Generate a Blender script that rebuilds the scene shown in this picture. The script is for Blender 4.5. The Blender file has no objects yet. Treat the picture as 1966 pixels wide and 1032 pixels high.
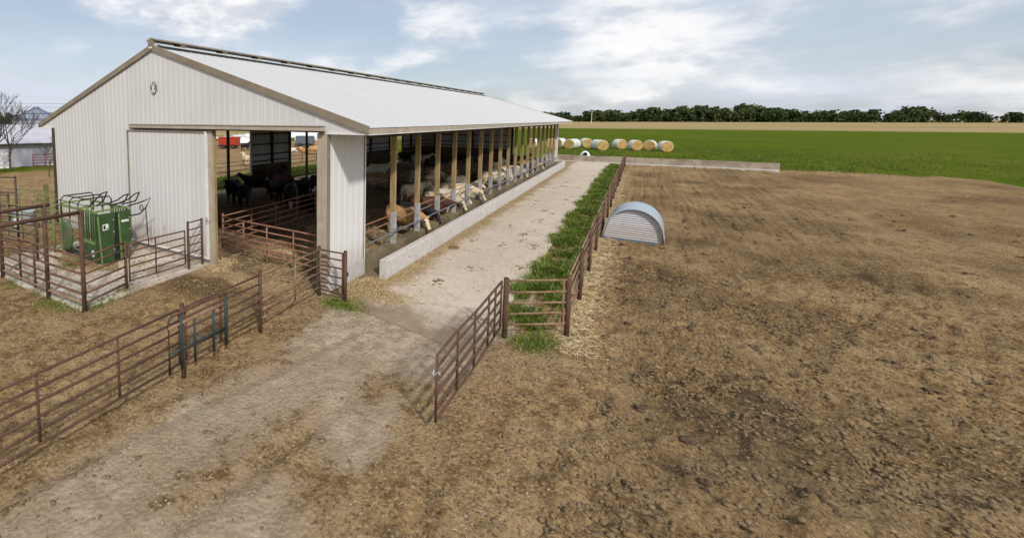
import bpy, math, random
import numpy as np
from mathutils import Vector, Matrix
R = math.radians
rng = np.random.default_rng(7)
random.seed(7)
scene = bpy.context.scene
COL = scene.collection

# ------------------------------------------------------------------ camera
cam_d = bpy.data.cameras.new('camera')
cam = bpy.data.objects.new('camera', cam_d)
COL.objects.link(cam)
cam.location = (7.4748, -11.4441, 5.3)
cam.rotation_euler = (math.pi / 2 - 0.0969, 0, 0.6231)
cam_d.sensor_width = 36
cam_d.lens = 887.77 / 1966 * 36
cam_d.shift_x = (983 - 589.5) / 1966
cam_d.shift_y = -(516 - 315) / 1966
cam_d.clip_start = 0.1
cam_d.clip_end = 8000
scene.camera = cam

# ------------------------------------------------------------------ sky, sun, exposure
SUN_AZ, SUN_EL = R(132), R(40)          # azimuth clockwise from +Y
world = bpy.data.worlds.new('World')
scene.world = world
world.use_nodes = True
wt = world.node_tree
wt.nodes.clear()


def wn(t, **k):
    n = wt.nodes.new(t)
    for a, b in k.items():
        setattr(n, a, b)
    return n


def wmath(op, a, b=None, c=None, clamp=False):
    n = wn('ShaderNodeMath', operation=op, use_clamp=clamp)
    for i, v in enumerate((a, b, c)):
        if v is None:
            continue
        if isinstance(v, (int, float)):
            n.inputs[i].default_value = v
        else:
            wt.links.new(v, n.inputs[i])
    return n.outputs[0]


sky = wn('ShaderNodeTexSky')
sky.sky_type = 'NISHITA'
sky.sun_disc = False
sky.sun_elevation = SUN_EL
sky.sun_rotation = SUN_AZ
sky.air_density = 1.0
sky.dust_density = 1.6
sky.ozone_density = 1.4
tc = wn('ShaderNodeTexCoord')
sep = wn('ShaderNodeSeparateXYZ')
wt.links.new(tc.outputs['Generated'], sep.inputs[0])
zz = wmath('ADD', wmath('MAXIMUM', sep.outputs[2], 0.0), 0.10)
comb = wn('ShaderNodeCombineXYZ')
wt.links.new(wmath('DIVIDE', sep.outputs[0], zz), comb.inputs[0])
wt.links.new(wmath('DIVIDE', sep.outputs[1], zz), comb.inputs[1])


def wnoise(scale, detail, rough, off, dist=0.0):
    mp = wn('ShaderNodeMapping')
    mp.inputs['Location'].default_value = off
    wt.links.new(comb.outputs[0], mp.inputs[0])
    n = wn('ShaderNodeTexNoise')
    n.inputs['Scale'].default_value = scale
    n.inputs['Detail'].default_value = detail
    n.inputs['Roughness'].default_value = rough
    n.inputs['Distortion'].default_value = dist
    wt.links.new(mp.outputs[0], n.inputs['Vector'])
    return n.outputs[0]


def wramp(v, a, b, lo=0.0, hi=1.0, smooth=True):
    n = wn('ShaderNodeMapRange')
    if smooth:
        n.interpolation_type = 'SMOOTHSTEP'
    wt.links.new(v, n.inputs[0])
    for i, x in enumerate((a, b, lo, hi)):
        n.inputs[i + 1].default_value = x
    return n.outputs[0]


def dnoise(scale, detail, rough, off, sq=(1, 1, 2.4), dist=0.0):
    mp = wn('ShaderNodeMapping')
    mp.inputs['Location'].default_value = off
    mp.inputs['Scale'].default_value = sq
    wt.links.new(tc.outputs['Generated'], mp.inputs[0])
    n = wn('ShaderNodeTexNoise')
    n.inputs['Scale'].default_value = scale
    n.inputs['Detail'].default_value = detail
    n.inputs['Roughness'].default_value = rough
    n.inputs['Distortion'].default_value = dist
    wt.links.new(mp.outputs[0], n.inputs['Vector'])
    return n.outputs[0]


cum = dnoise(3.4, 9, 0.55, (3.1, 1.7, 0.4))
cum_up = dnoise(3.4, 9, 0.55, (3.1, 1.7, 0.46))
hz = wnoise(0.22, 5, 0.6, (8.0, 2.0, 4.0), 0.6)
shade = wmath('ADD', wmath('MULTIPLY', wmath('SUBTRACT', cum, cum_up), 3.2), 0.5)
# the large cumulus above the barn ridge stands in one direction of the sky
blob_terms = []
for d, w in (((-0.666, 0.678, 0.27), 0.055), ((-0.60, 0.75, 0.29), 0.05), ((-0.03, 0.985, 0.19), 0.03), ((-0.72, 0.64, 0.235), 0.03)):
    v = Vector(d).normalized()
    dn = wn('ShaderNodeVectorMath', operation='DOT_PRODUCT')
    nrm = wn('ShaderNodeVectorMath', operation='NORMALIZE')
    wt.links.new(tc.outputs['Generated'], nrm.inputs[0])
    wt.links.new(nrm.outputs[0], dn.inputs[0])
    dn.inputs[1].default_value = v
    blob_terms.append(wramp(dn.outputs['Value'], 1 - w * 0.34, 1.0, 0.0, 0.14))
blob = blob_terms[0]
for t in blob_terms[1:]:
    blob = wmath('MAXIMUM', blob, t)
cmask = wramp(wmath('ADD', wmath('ADD', wmath('MULTIPLY', cum, 0.8), wmath('MULTIPLY', dnoise(8.5, 8, 0.6, (1.3, 4.7, 2.2), (1, 1, 3.2)), 0.2)), blob), 0.47, 0.68)
hmask = wramp(hz, 0.30, 0.70, 0.40, 1.0)
c_sky = sky.outputs[0]
mix1 = wn('ShaderNodeMix', data_type='RGBA')
wt.links.new(hmask, mix1.inputs[0])
wt.links.new(c_sky, mix1.inputs[6])
mix1.inputs[7].default_value = (6.5, 7.1, 8.1, 1)
cc = wn('ShaderNodeMix', data_type='RGBA')
wt.links.new(wramp(shade, 0.25, 0.62), cc.inputs[0])
cc.inputs[6].default_value = (7.0, 7.2, 7.7, 1)
cc.inputs[7].default_value = (10.2, 10.0, 9.9, 1)
mix2 = wn('ShaderNodeMix', data_type='RGBA')
wt.links.new(wmath('MULTIPLY', cmask, 0.85), mix2.inputs[0])
wt.links.new(mix1.outputs[2], mix2.inputs[6])
wt.links.new(cc.outputs[2], mix2.inputs[7])
bg = wn('ShaderNodeBackground')
bg.inputs['Strength'].default_value = 0.092
wt.links.new(mix2.outputs[2], bg.inputs[0])
wo = wn('ShaderNodeOutputWorld')
wt.links.new(bg.outputs[0], wo.inputs[0])

sun_d = bpy.data.lights.new('sun', 'SUN')
sun_d.energy = 2.9
sun_d.angle = R(4)
sun_d.color = (1.0, 0.95, 0.88)
sun = bpy.data.objects.new('sun', sun_d)
COL.objects.link(sun)
sdir = Vector((math.sin(SUN_AZ) * math.cos(SUN_EL), math.cos(SUN_AZ) * math.cos(SUN_EL), math.sin(SUN_EL)))
sun.rotation_euler = (-sdir).to_track_quat('-Z', 'Y').to_euler()
sun.location = (20, -20, 40)
scene.view_settings.view_transform = 'Standard'
scene.view_settings.look = 'None'
scene.view_settings.exposure = 0.2
scene.view_settings.gamma = 1.0
scene.view_settings.use_curve_mapping = False

# ------------------------------------------------------------------ materials
MATS = {}


class NT:
    def __init__(self, name):
        self.m = bpy.data.materials.new(name)
        self.m.use_nodes = True
        self.t = self.m.node_tree
        self.b = self.t.nodes['Principled BSDF']
        self.tc = self.t.nodes.new('ShaderNodeTexCoord')
        self.geo = self.t.nodes.new('ShaderNodeNewGeometry')
        MATS[name] = self.m

    def n(self, t, **k):
        n = self.t.nodes.new(t)
        for a, b in k.items():
            setattr(n, a, b)
        return n

    def put(self, s, v):
        if isinstance(v, (int, float)):
            s.default_value = v
        elif isinstance(v, tuple):
            s.default_value = v if len(v) == 4 or s.type == 'VECTOR' else (*v, 1)
        else:
            self.t.links.new(v, s)

    def math(self, op, a, b=None, clamp=False):
        n = self.n('ShaderNodeMath', operation=op, use_clamp=clamp)
        self.put(n.inputs[0], a)
        if b is not None:
            self.put(n.inputs[1], b)
        return n.outputs[0]

    def pos(self):
        return self.geo.outputs['Position']

    def obj(self):
        return self.tc.outputs['Object']

    def mapped(self, v, scale=(1, 1, 1), loc=(0, 0, 0), rot=(0, 0, 0)):
        n = self.n('ShaderNodeMapping')
        self.put(n.inputs[0], v)
        n.inputs['Scale'].default_value = scale
        n.inputs['Location'].default_value = loc
        n.inputs['Rotation'].default_value = rot
        return n.outputs[0]

    def noise(self, v, scale, detail=4, rough=0.55, dist=0.0):
        n = self.n('ShaderNodeTexNoise')
        self.put(n.inputs['Vector'], v)
        n.inputs['Scale'].default_value = scale
        n.inputs['Detail'].default_value = detail
        n.inputs['Roughness'].default_value = rough
        n.inputs['Distortion'].default_value = dist
        return n.outputs[0]

    def rng(self, v, a, b, lo=0.0, hi=1.0):
        n = self.n('ShaderNodeMapRange')
        n.interpolation_type = 'SMOOTHSTEP'
        self.put(n.inputs[0], v)
        for i, x in enumerate((a, b, lo, hi)):
            n.inputs[i + 1].default_value = x
        return n.outputs[0]

    def mix(self, f, a, b):
        n = self.n('ShaderNodeMix', data_type='RGBA')
        self.put(n.inputs[0], f)
        self.put(n.inputs[6], a)
        self.put(n.inputs[7], b)
        return n.outputs[2]

    def bump(self, h, strength=0.4, dist=0.02):
        n = self.n('ShaderNodeBump')
        n.inputs['Strength'].default_value = strength
        n.inputs['Distance'].default_value = dist
        self.put(n.inputs['Height'], h)
        self.t.links.new(n.outputs[0], self.b.inputs['Normal'])

    def base(self, c, rough=0.8, metal=0.0, spec=0.4):
        self.put(self.b.inputs['Base Color'], c)
        self.put(self.b.inputs['Roughness'], rough)
        self.put(self.b.inputs['Metallic'], metal)
        self.b.inputs['Specular IOR Level'].default_value = spec

    def rand(self):
        return self.n('ShaderNodeObjectInfo').outputs['Random']

    def attr(self, name):
        return self.n('ShaderNodeAttribute', attribute_name=name).outputs['Fac']


def worn(name, c1, c2, c3=None, scale=3.0, fine=30.0, rough=0.8, bump=0.3, bdist=0.01, metal=0.0, spec=0.35, stretch=(1, 1, 1), thr=(0.35, 0.68), perobj=0.0):
    m = NT(name)
    v = m.mapped(m.pos(), stretch)
    a = m.noise(v, scale, 6, 0.62, 0.2)
    b = m.noise(v, fine, 5, 0.6)
    c = m.mix(m.rng(a, *thr), c1, c2)
    if c3:
        c = m.mix(m.rng(b, 0.52, 0.72), c, c3)
    if perobj:
        hs = m.n('ShaderNodeHueSaturation')
        m.put(hs.inputs['Color'], c)
        m.put(hs.inputs['Value'], m.rng(m.rand(), 0, 1, 1 - perobj, 1 + perobj))
        c = hs.outputs[0]
    m.base(c, rough, metal, spec)
    m.bump(m.math('ADD', m.math('MULTIPLY', a, 0.5), b), bump, bdist)
    return m.m


def sheet(name, col, dirt, rough=0.42, low=None, perobj=0.03):
    """painted steel sheet: faint streaks, dust splashed up from the ground"""
    m = NT(name)
    p = m.pos()
    st = m.noise(m.mapped(p, (6, 6, 0.25)), 1.0, 5, 0.6)
    bl = m.noise(p, 0.6, 4, 0.6)
    c = m.mix(m.math('MULTIPLY', m.rng(st, 0.45, 0.8), 0.16), col, dirt)
    c = m.mix(m.math('MULTIPLY', m.rng(bl, 0.4, 0.75), 0.25), c, dirt)
    if low:
        s = m.n('ShaderNodeSeparateXYZ')
        m.put(s.inputs[0], p)
        h = m.math('ADD', s.outputs[2], m.math('MULTIPLY', m.noise(m.mapped(p, (3, 3, 0.6)), 1.5, 5), -0.9))
        c = m.mix(m.rng(h, -0.1, low, 0.55, 0.0), c, (0.36, 0.29, 0.21))
    hs = m.n('ShaderNodeHueSaturation')
    m.put(hs.inputs['Color'], c)
    m.put(hs.inputs['Value'], m.rng(m.rand(), 0, 1, 1 - perobj, 1 + perobj))
    m.base(hs.outputs[0], rough, 0.0, 0.45)
    m.bump(m.noise(p, 2.2, 3), 0.10, 0.02)
    return m.m


M_WALL = sheet('white_steel_siding', (0.575, 0.565, 0.55), (0.47, 0.455, 0.435), 0.45, 0.9)
M_SIDE = sheet('white_steel_side', (0.64, 0.63, 0.625), (0.53, 0.51, 0.49), 0.42, 1.0)
M_ROOF = sheet('white_steel_roof', (0.485, 0.48, 0.475), (0.46, 0.455, 0.445), 0.6, None, 0.012)
M_BACK = sheet('grey_steel_inside', (0.50, 0.52, 0.52), (0.36, 0.36, 0.34), 0.5)
M_TAUPE = worn('taupe_trim', (0.205, 0.165, 0.115), (0.255, 0.21, 0.155), None, 2, 20, 0.5, 0.05)
M_TAUPE2 = worn('light_taupe_trim', (0.42, 0.36, 0.285), (0.34, 0.285, 0.215), None, 2, 20, 0.5, 0.05)
M_WHITE = worn('white_trim', (0.72, 0.71, 0.68), (0.62, 0.60, 0.56), None, 2, 20, 0.5, 0.05)
M_WOOD = worn('treated_timber', (0.36, 0.265, 0.125), (0.24, 0.165, 0.08), (0.15, 0.10, 0.05), 1.2, 9, 0.75, 0.25, 0.006, stretch=(6, 6, 0.7))
M_DKWOOD = worn('dark_framing', (0.075, 0.05, 0.03), (0.045, 0.03, 0.02), None, 2, 15, 0.85, 0.2)
M_GALV = worn('galvanised_guard', (0.52, 0.55, 0.57), (0.38, 0.40, 0.41), (0.30, 0.24, 0.16), 2.5, 12, 0.45, 0.08, 0.005, 0.35)
M_PIPE = worn('bright_pipe', (0.30, 0.33, 0.38), (0.20, 0.22, 0.25), None, 4, 20, 0.4, 0.05, 0.005, 0.6)
M_RUST = worn('rusty_pipe', (0.105, 0.055, 0.034), (0.065, 0.034, 0.023), (0.18, 0.095, 0.056), 3, 28, 0.85, 0.3, 0.004)
M_RUST2 = worn('weathered_rust', (0.27, 0.165, 0.10), (0.15, 0.08, 0.047), (0.36, 0.25, 0.165), 3, 22, 0.85, 0.3, 0.004)
M_RED = worn('faded_red_pipe', (0.33, 0.165, 0.105), (0.23, 0.105, 0.065), (0.14, 0.065, 0.04), 3, 22, 0.7, 0.2, 0.004)
M_RUST3 = worn('brown_pen_pipe', (0.15, 0.075, 0.045), (0.09, 0.045, 0.029), (0.23, 0.13, 0.08), 3, 24, 0.85, 0.3, 0.004)
M_DARKPIPE = worn('dark_pipe', (0.040, 0.030, 0.026), (0.075, 0.045, 0.03), None, 4, 25, 0.7, 0.2, 0.004)
M_TEAL = worn('dark_teal_pipe', (0.014, 0.045, 0.050), (0.03, 0.05, 0.045), (0.06, 0.04, 0.03), 4, 25, 0.6, 0.1, 0.004)
M_OLIVE = worn('olive_pipe', (0.19, 0.21, 0.075), (0.12, 0.12, 0.05), (0.10, 0.06, 0.03), 3, 22, 0.7, 0.2, 0.004)
M_GREEN = worn('green_chute_paint', (0.040, 0.090, 0.026), (0.027, 0.062, 0.021), (0.075, 0.065, 0.036), 2.2, 9, 0.5, 0.1, 0.006)
M_GREEN2 = worn('pale_green_paint', (0.17, 0.24, 0.075), (0.10, 0.17, 0.05), (0.15, 0.12, 0.06), 3, 12, 0.55, 0.1, 0.006)
M_DIRTYGREEN = worn('muddy_green_shield', (0.035, 0.10, 0.028), (0.11, 0.085, 0.06), (0.16, 0.13, 0.10), 2.5, 14, 0.7, 0.2, 0.006)
M_BLACK = worn('black_paint_and_hollows', (0.012, 0.012, 0.013), (0.022, 0.02, 0.018), None, 4, 20, 0.5, 0.1)  # real black paint, and the shade put as black into openings and holes
M_DECAL = worn('white_decal', (0.72, 0.74, 0.72), (0.62, 0.64, 0.62), None, 4, 20, 0.5, 0.02)
M_BLUE = worn('blue_decal', (0.05, 0.12, 0.32), (0.06, 0.14, 0.34), None, 4, 20, 0.5, 0.02)


def concrete(name, light, mid, stain, joints=0.0, bump=0.3, thr=(0.50, 0.72), groove=False):
    m = NT(name)
    p = m.pos()
    a = m.noise(p, 0.8, 6, 0.62, 0.4)
    b = m.noise(p, 6, 6, 0.65)
    f = m.noise(p, 55, 3, 0.6)
    c = m.mix(m.rng(b, 0.3, 0.7), light, mid)
    c = m.mix(m.math('MULTIPLY', m.rng(a, *thr), 0.75), c, stain)
    sp = m.noise(p, 9, 5, 0.7, 0.6)
    c = m.mix(m.math('MULTIPLY', m.rng(sp, 0.61, 0.68), 0.8), c, tuple(x * 0.55 for x in stain))
    h = m.math('ADD', m.math('MULTIPLY', b, 0.6), m.math('MULTIPLY', f, 0.4))
    if groove:
        s = m.n('ShaderNodeSeparateXYZ')
        m.put(s.inputs[0], p)
        wob = m.math('MULTIPLY', m.noise(p, 1.2, 2), 0.05)
        w = m.math('SINE', m.math('MULTIPLY', m.math('ADD', s.outputs[1], wob), 2 * math.pi / 0.105))
        g = m.rng(w, 0.35, 0.95)
        wear = m.rng(m.noise(p, 0.45, 4), 0.35, 0.65, 0.15, 1.0)
        g = m.math('MULTIPLY', g, wear)
        c = m.mix(m.math('MULTIPLY', g, 0.55), c, tuple(x * 0.75 for x in stain))
        h = m.math('SUBTRACT', h, m.math('MULTIPLY', g, 1.6))
    if groove:
        sx = s.outputs[0]
        near = m.math('ADD', m.math('SUBTRACT', sx, 0.92), m.math('MULTIPLY', m.math('SUBTRACT', m.noise(p, 0.9, 5, 0.65), 0.5), -2.6))
        c = m.mix(m.rng(near, 0.0, 0.75, 0.85, 0.0), c, (0.23, 0.15, 0.075))
        fy = m.math('ADD', s.outputs[1], m.math('MULTIPLY', m.math('SUBTRACT', m.noise(p, 0.7, 5, 0.65), 0.5), -7.0))
        c = m.mix(m.rng(fy, -0.6, 1.6, 0.8, 0.0), c, (0.20, 0.14, 0.085))
        c = m.mix(m.rng(m.noise(p, 2.6, 6, 0.7, 0.8), 0.57, 0.66, 0.0, 0.55), c, (0.30, 0.215, 0.13))
    m.base(c, 0.9, 0.0, 0.2)
    m.bump(h, bump, 0.012)
    return m.m


M_SLAB = concrete('grooved_concrete', (0.57, 0.49, 0.395), (0.48, 0.40, 0.31), (0.28, 0.195, 0.115), thr=(0.56, 0.80), groove=True, bump=0.5)
M_PAD = concrete('pen_pad_concrete', (0.56, 0.49, 0.43), (0.47, 0.41, 0.355), (0.25, 0.18, 0.115), thr=(0.46, 0.66))
M_BUNK = concrete('bunk_concrete', (0.56, 0.53, 0.50), (0.46, 0.43, 0.40), (0.30, 0.25, 0.195), thr=(0.52, 0.8))
M_PLINTH = concrete('plinth_concrete', (0.50, 0.48, 0.46), (0.42, 0.40, 0.38), (0.28, 0.23, 0.18), thr=(0.52, 0.8))
M_CURB = concrete('stained_curb', (0.24, 0.195, 0.12), (0.16, 0.125, 0.07), (0.085, 0.062, 0.035), thr=(0.4, 0.65))
M_LOWWALL = concrete('manure_stained_wall', (0.14, 0.092, 0.052), (0.09, 0.058, 0.034), (0.045, 0.03, 0.018), thr=(0.4, 0.65))
M_FARWALL = concrete('far_yard_wall', (0.42, 0.36, 0.30), (0.33, 0.27, 0.21), (0.20, 0.15, 0.10), thr=(0.4, 0.65))

# ground: zone masks stored per vertex (grass, stubble, pale gravel, straw, bedding mud)
m = NT('ground_soil')
p = m.pos()
n1 = m.noise(p, 0.55, 6, 0.6, 0.3)
n2 = m.noise(p, 3.2, 7, 0.68, 0.0)
n3 = m.noise(p, 17, 6, 0.7)
n4 = m.noise(p, 85, 3, 0.6)
vo = m.n('ShaderNodeTexVoronoi')
vo.inputs['Scale'].default_value = 13.0
vo.inputs['Randomness'].default_value = 1.0
m.put(vo.inputs['Vector'], m.mapped(p, (1, 1, 1)))
vd = m.math('ADD', vo.outputs['Distance'], m.math('MULTIPLY', m.math('SUBTRACT', n3, 0.5), 0.9))
c = m.mix(m.rng(n2, 0.38, 0.60), (0.15, 0.092, 0.042), (0.33, 0.218, 0.106))
c = m.mix(m.math('MULTIPLY', m.rng(n1, 0.42, 0.66), 0.6), c, (0.37, 0.265, 0.145))
c = m.mix(m.math('MULTIPLY', m.rng(n3, 0.55, 0.62), 0.7), c, (0.43, 0.32, 0.19))
c = m.mix(m.math('MULTIPLY', m.rng(n3, 0.38, 0.45, 1, 0), 0.8), c, (0.060, 0.038, 0.020))
c = m.mix(m.math('MULTIPLY', m.rng(m.noise(p, 7.0, 6, 0.72, 0.5), 0.57, 0.68), 0.45), c, (0.34, 0.25, 0.14))
pale = m.mix(m.rng(n2, 0.38, 0.62), (0.47, 0.375, 0.275), (0.32, 0.235, 0.155))
pale = m.mix(m.math('MULTIPLY', m.rng(n3, 0.58, 0.7), 0.6), pale, (0.55, 0.48, 0.41))
br = m.math('MULTIPLY', m.math('SUBTRACT', n2, 0.5), 0.9)


def zmask(a):
    return m.rng(m.math('ADD', m.attr(a), br), 0.32, 0.68)


c = m.mix(zmask('pale'), c, pale)
mud = m.mix(m.rng(n3, 0.42, 0.56), (0.042, 0.028, 0.017), (0.22, 0.145, 0.072))
mud = m.mix(m.math('MULTIPLY', m.rng(m.noise(p, 6.0, 6, 0.72, 0.5), 0.54, 0.62), 0.7), mud, (0.42, 0.29, 0.14))
mud = m.mix(m.math('MULTIPLY', m.rng(m.noise(p, 0.32, 4, 0.6, 0.8), 0.54, 0.62), 0.65), mud, (0.060, 0.042, 0.027))
c = m.mix(zmask('mud'), c, mud)
straw = m.mix(m.rng(n3, 0.36, 0.66), (0.24, 0.165, 0.085), (0.46, 0.34, 0.19))
c = m.mix(zmask('straw'), c, straw)
gr = m.mix(m.rng(n1, 0.35, 0.65), (0.060, 0.092, 0.004), (0.085, 0.12, 0.006))
gr = m.mix(m.math('MULTIPLY', m.rng(m.noise(m.mapped(p, (0.03, 0.15, 0.1)), 1.0, 5), 0.45, 0.7), 0.6), gr, (0.040, 0.068, 0.004))
gr = m.mix(m.math('MULTIPLY', m.rng(n3, 0.5, 0.72), 0.4), gr, (0.14, 0.15, 0.018))
rowv = m.noise(m.mapped(p, (0.9, 0.012, 0.1), rot=(0, 0, 0.25)), 1.0, 3)
gr = m.mix(m.math('MULTIPLY', m.rng(rowv, 0.45, 0.6), 0.35), gr, (0.10, 0.13, 0.012))
gr = m.mix(m.math('MULTIPLY', m.rng(m.noise(p, 0.035, 5, 0.6), 0.48, 0.68), 0.5), gr, (0.13, 0.13, 0.018))
c = m.mix(zmask('grass'), c, gr)
tanf = m.mix(m.rng(m.noise(m.mapped(p, (0.004, 0.03, 0.1)), 1.0, 5), 0.35, 0.65), (0.36, 0.27, 0.13), (0.27, 0.21, 0.10))
c = m.mix(zmask('stubble'), c, tanf)
m.base(c, 1.0, 0.0, 0.02)
m.bump(m.math('SUBTRACT', m.math('ADD', m.math('ADD', m.math('MULTIPLY', n2, 0.8), m.math('MULTIPLY', n3, 0.7)), m.math('MULTIPLY', n4, 0.35)), m.math('MULTIPLY', vd, 0.55)), 1.0, 0.07)
M_GROUND = m.m


def blade_mat(name, c1, c2, c3, rough=0.6, transl=0.0):
    m = NT(name)
    r = m.attr('rnd')
    c = m.mix(m.rng(r, 0.0, 0.6), c1, c2)
    c = m.mix(m.rng(r, 0.7, 1.0), c, c3)
    m.base(c, rough, 0.0, 0.25)
    if transl:
        tr = m.n('ShaderNodeBsdfTranslucent')
        m.put(tr.inputs[0], c)
        mx = m.n('ShaderNodeMixShader')
        mx.inputs[0].default_value = transl
        out = m.t.nodes['Material Output']
        m.t.links.new(m.b.outputs[0], mx.inputs[1])
        m.t.links.new(tr.outputs[0], mx.inputs[2])
        m.t.links.new(mx.outputs[0], out.inputs[0])
    return m.m


M_GRASS = blade_mat('grass_blades', (0.055, 0.110, 0.008), (0.15, 0.225, 0.018), (0.42, 0.38, 0.15), 0.5, 0.3)
M_STRAW = blade_mat('straw_bits', (0.28, 0.19, 0.09), (0.42, 0.31, 0.16), (0.54, 0.43, 0.25), 0.8)
M_STRAWY = blade_mat('yellow_straw_bits', (0.38, 0.26, 0.12), (0.52, 0.39, 0.21), (0.66, 0.55, 0.36), 0.7)
M_CLOD = worn('soil_clods', (0.20, 0.135, 0.072), (0.12, 0.08, 0.043), (0.29, 0.205, 0.115), 3, 25, 0.95, 0.5, 0.01)
M_STONE = worn('pale_gravel', (0.30, 0.245, 0.185), (0.22, 0.175, 0.13), (0.38, 0.325, 0.265), 6, 25, 0.9, 0.3, 0.01)
M_BEDDING = worn('deep_bedding', (0.19, 0.13, 0.07), (0.085, 0.058, 0.034), (0.32, 0.23, 0.125), 1.6, 12, 0.95, 0.8, 0.05)
M_FEED = worn('scattered_feed', (0.20, 0.135, 0.055), (0.12, 0.08, 0.035), (0.30, 0.215, 0.10), 3, 22, 0.95, 0.8, 0.03)
M_LEAF = blade_mat('tree_leaves', (0.026, 0.046, 0.016), (0.055, 0.082, 0.024), (0.12, 0.12, 0.04), 0.8, 0.2)
M_BARK = worn('bark', (0.10, 0.085, 0.072), (0.055, 0.046, 0.040), None, 4, 20, 0.9, 0.5, 0.02)
M_TWIG = worn('bare_twigs', (0.075, 0.062, 0.056), (0.050, 0.042, 0.038), None, 4, 20, 0.9, 0.3, 0.02)
M_HAY = worn('hay_face', (0.48, 0.33, 0.12), (0.36, 0.22, 0.075), (0.26, 0.16, 0.06), 2.2, 14, 0.95, 0.8, 0.03, thr=(0.4, 0.65))
M_NET = worn('net_wrap', (0.64, 0.65, 0.60), (0.50, 0.52, 0.46), (0.38, 0.36, 0.25), 1.8, 9, 0.7, 0.3, 0.02, stretch=(1, 1, 3))
M_PLASTIC = worn('white_plastic', (0.78, 0.79, 0.82), (0.66, 0.67, 0.70), None, 1.5, 8, 0.4, 0.2, 0.03)
M_SHEDROOF = worn('pale_shed_roof', (0.44, 0.43, 0.47), (0.39, 0.38, 0.42), None, 0.5, 4, 0.5, 0.05)
M_SHEDWALL = worn('pale_shed_wall', (0.44, 0.44, 0.49), (0.38, 0.38, 0.43), None, 0.5, 4, 0.6, 0.05)
M_BIN = worn('galvanised_bin', (0.42, 0.42, 0.47), (0.34, 0.34, 0.40), None, 0.8, 6, 0.45, 0.05, metal=0.2)
M_BINROOF = worn('bin_roof_steel', (0.30, 0.30, 0.37), (0.24, 0.24, 0.31), None, 0.8, 6, 0.45, 0.05, metal=0.2)
M_REDM = worn('red_machine_paint', (0.42, 0.050, 0.022), (0.33, 0.042, 0.02), (0.24, 0.06, 0.03), 1.5, 8, 0.5, 0.05)
M_BLUEM = worn('blue_grey_machine', (0.11, 0.145, 0.20), (0.15, 0.18, 0.23), (0.08, 0.09, 0.11), 1.5, 8, 0.5, 0.05)
M_MAROON = worn('maroon_gate', (0.20, 0.022, 0.03), (0.13, 0.02, 0.022), None, 3, 12, 0.6, 0.1)
M_TYRE = worn('tyre_rubber', (0.018, 0.017, 0.016), (0.04, 0.034, 0.028), None, 4, 20, 0.9, 0.2)
M_HUTCHBLUE = sheet('hutch_shell', (0.30, 0.36, 0.42), (0.30, 0.29, 0.27), 0.45, 0.75)
M_HUTCHEND = sheet('hutch_end_steel', (0.52, 0.53, 0.58), (0.42, 0.41, 0.40), 0.5, 0.7, 0.06)
M_WIRE = worn('wire', (0.12, 0.12, 0.13), (0.10, 0.10, 0.11), None, 2, 9, 0.6, 0.0)


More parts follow.
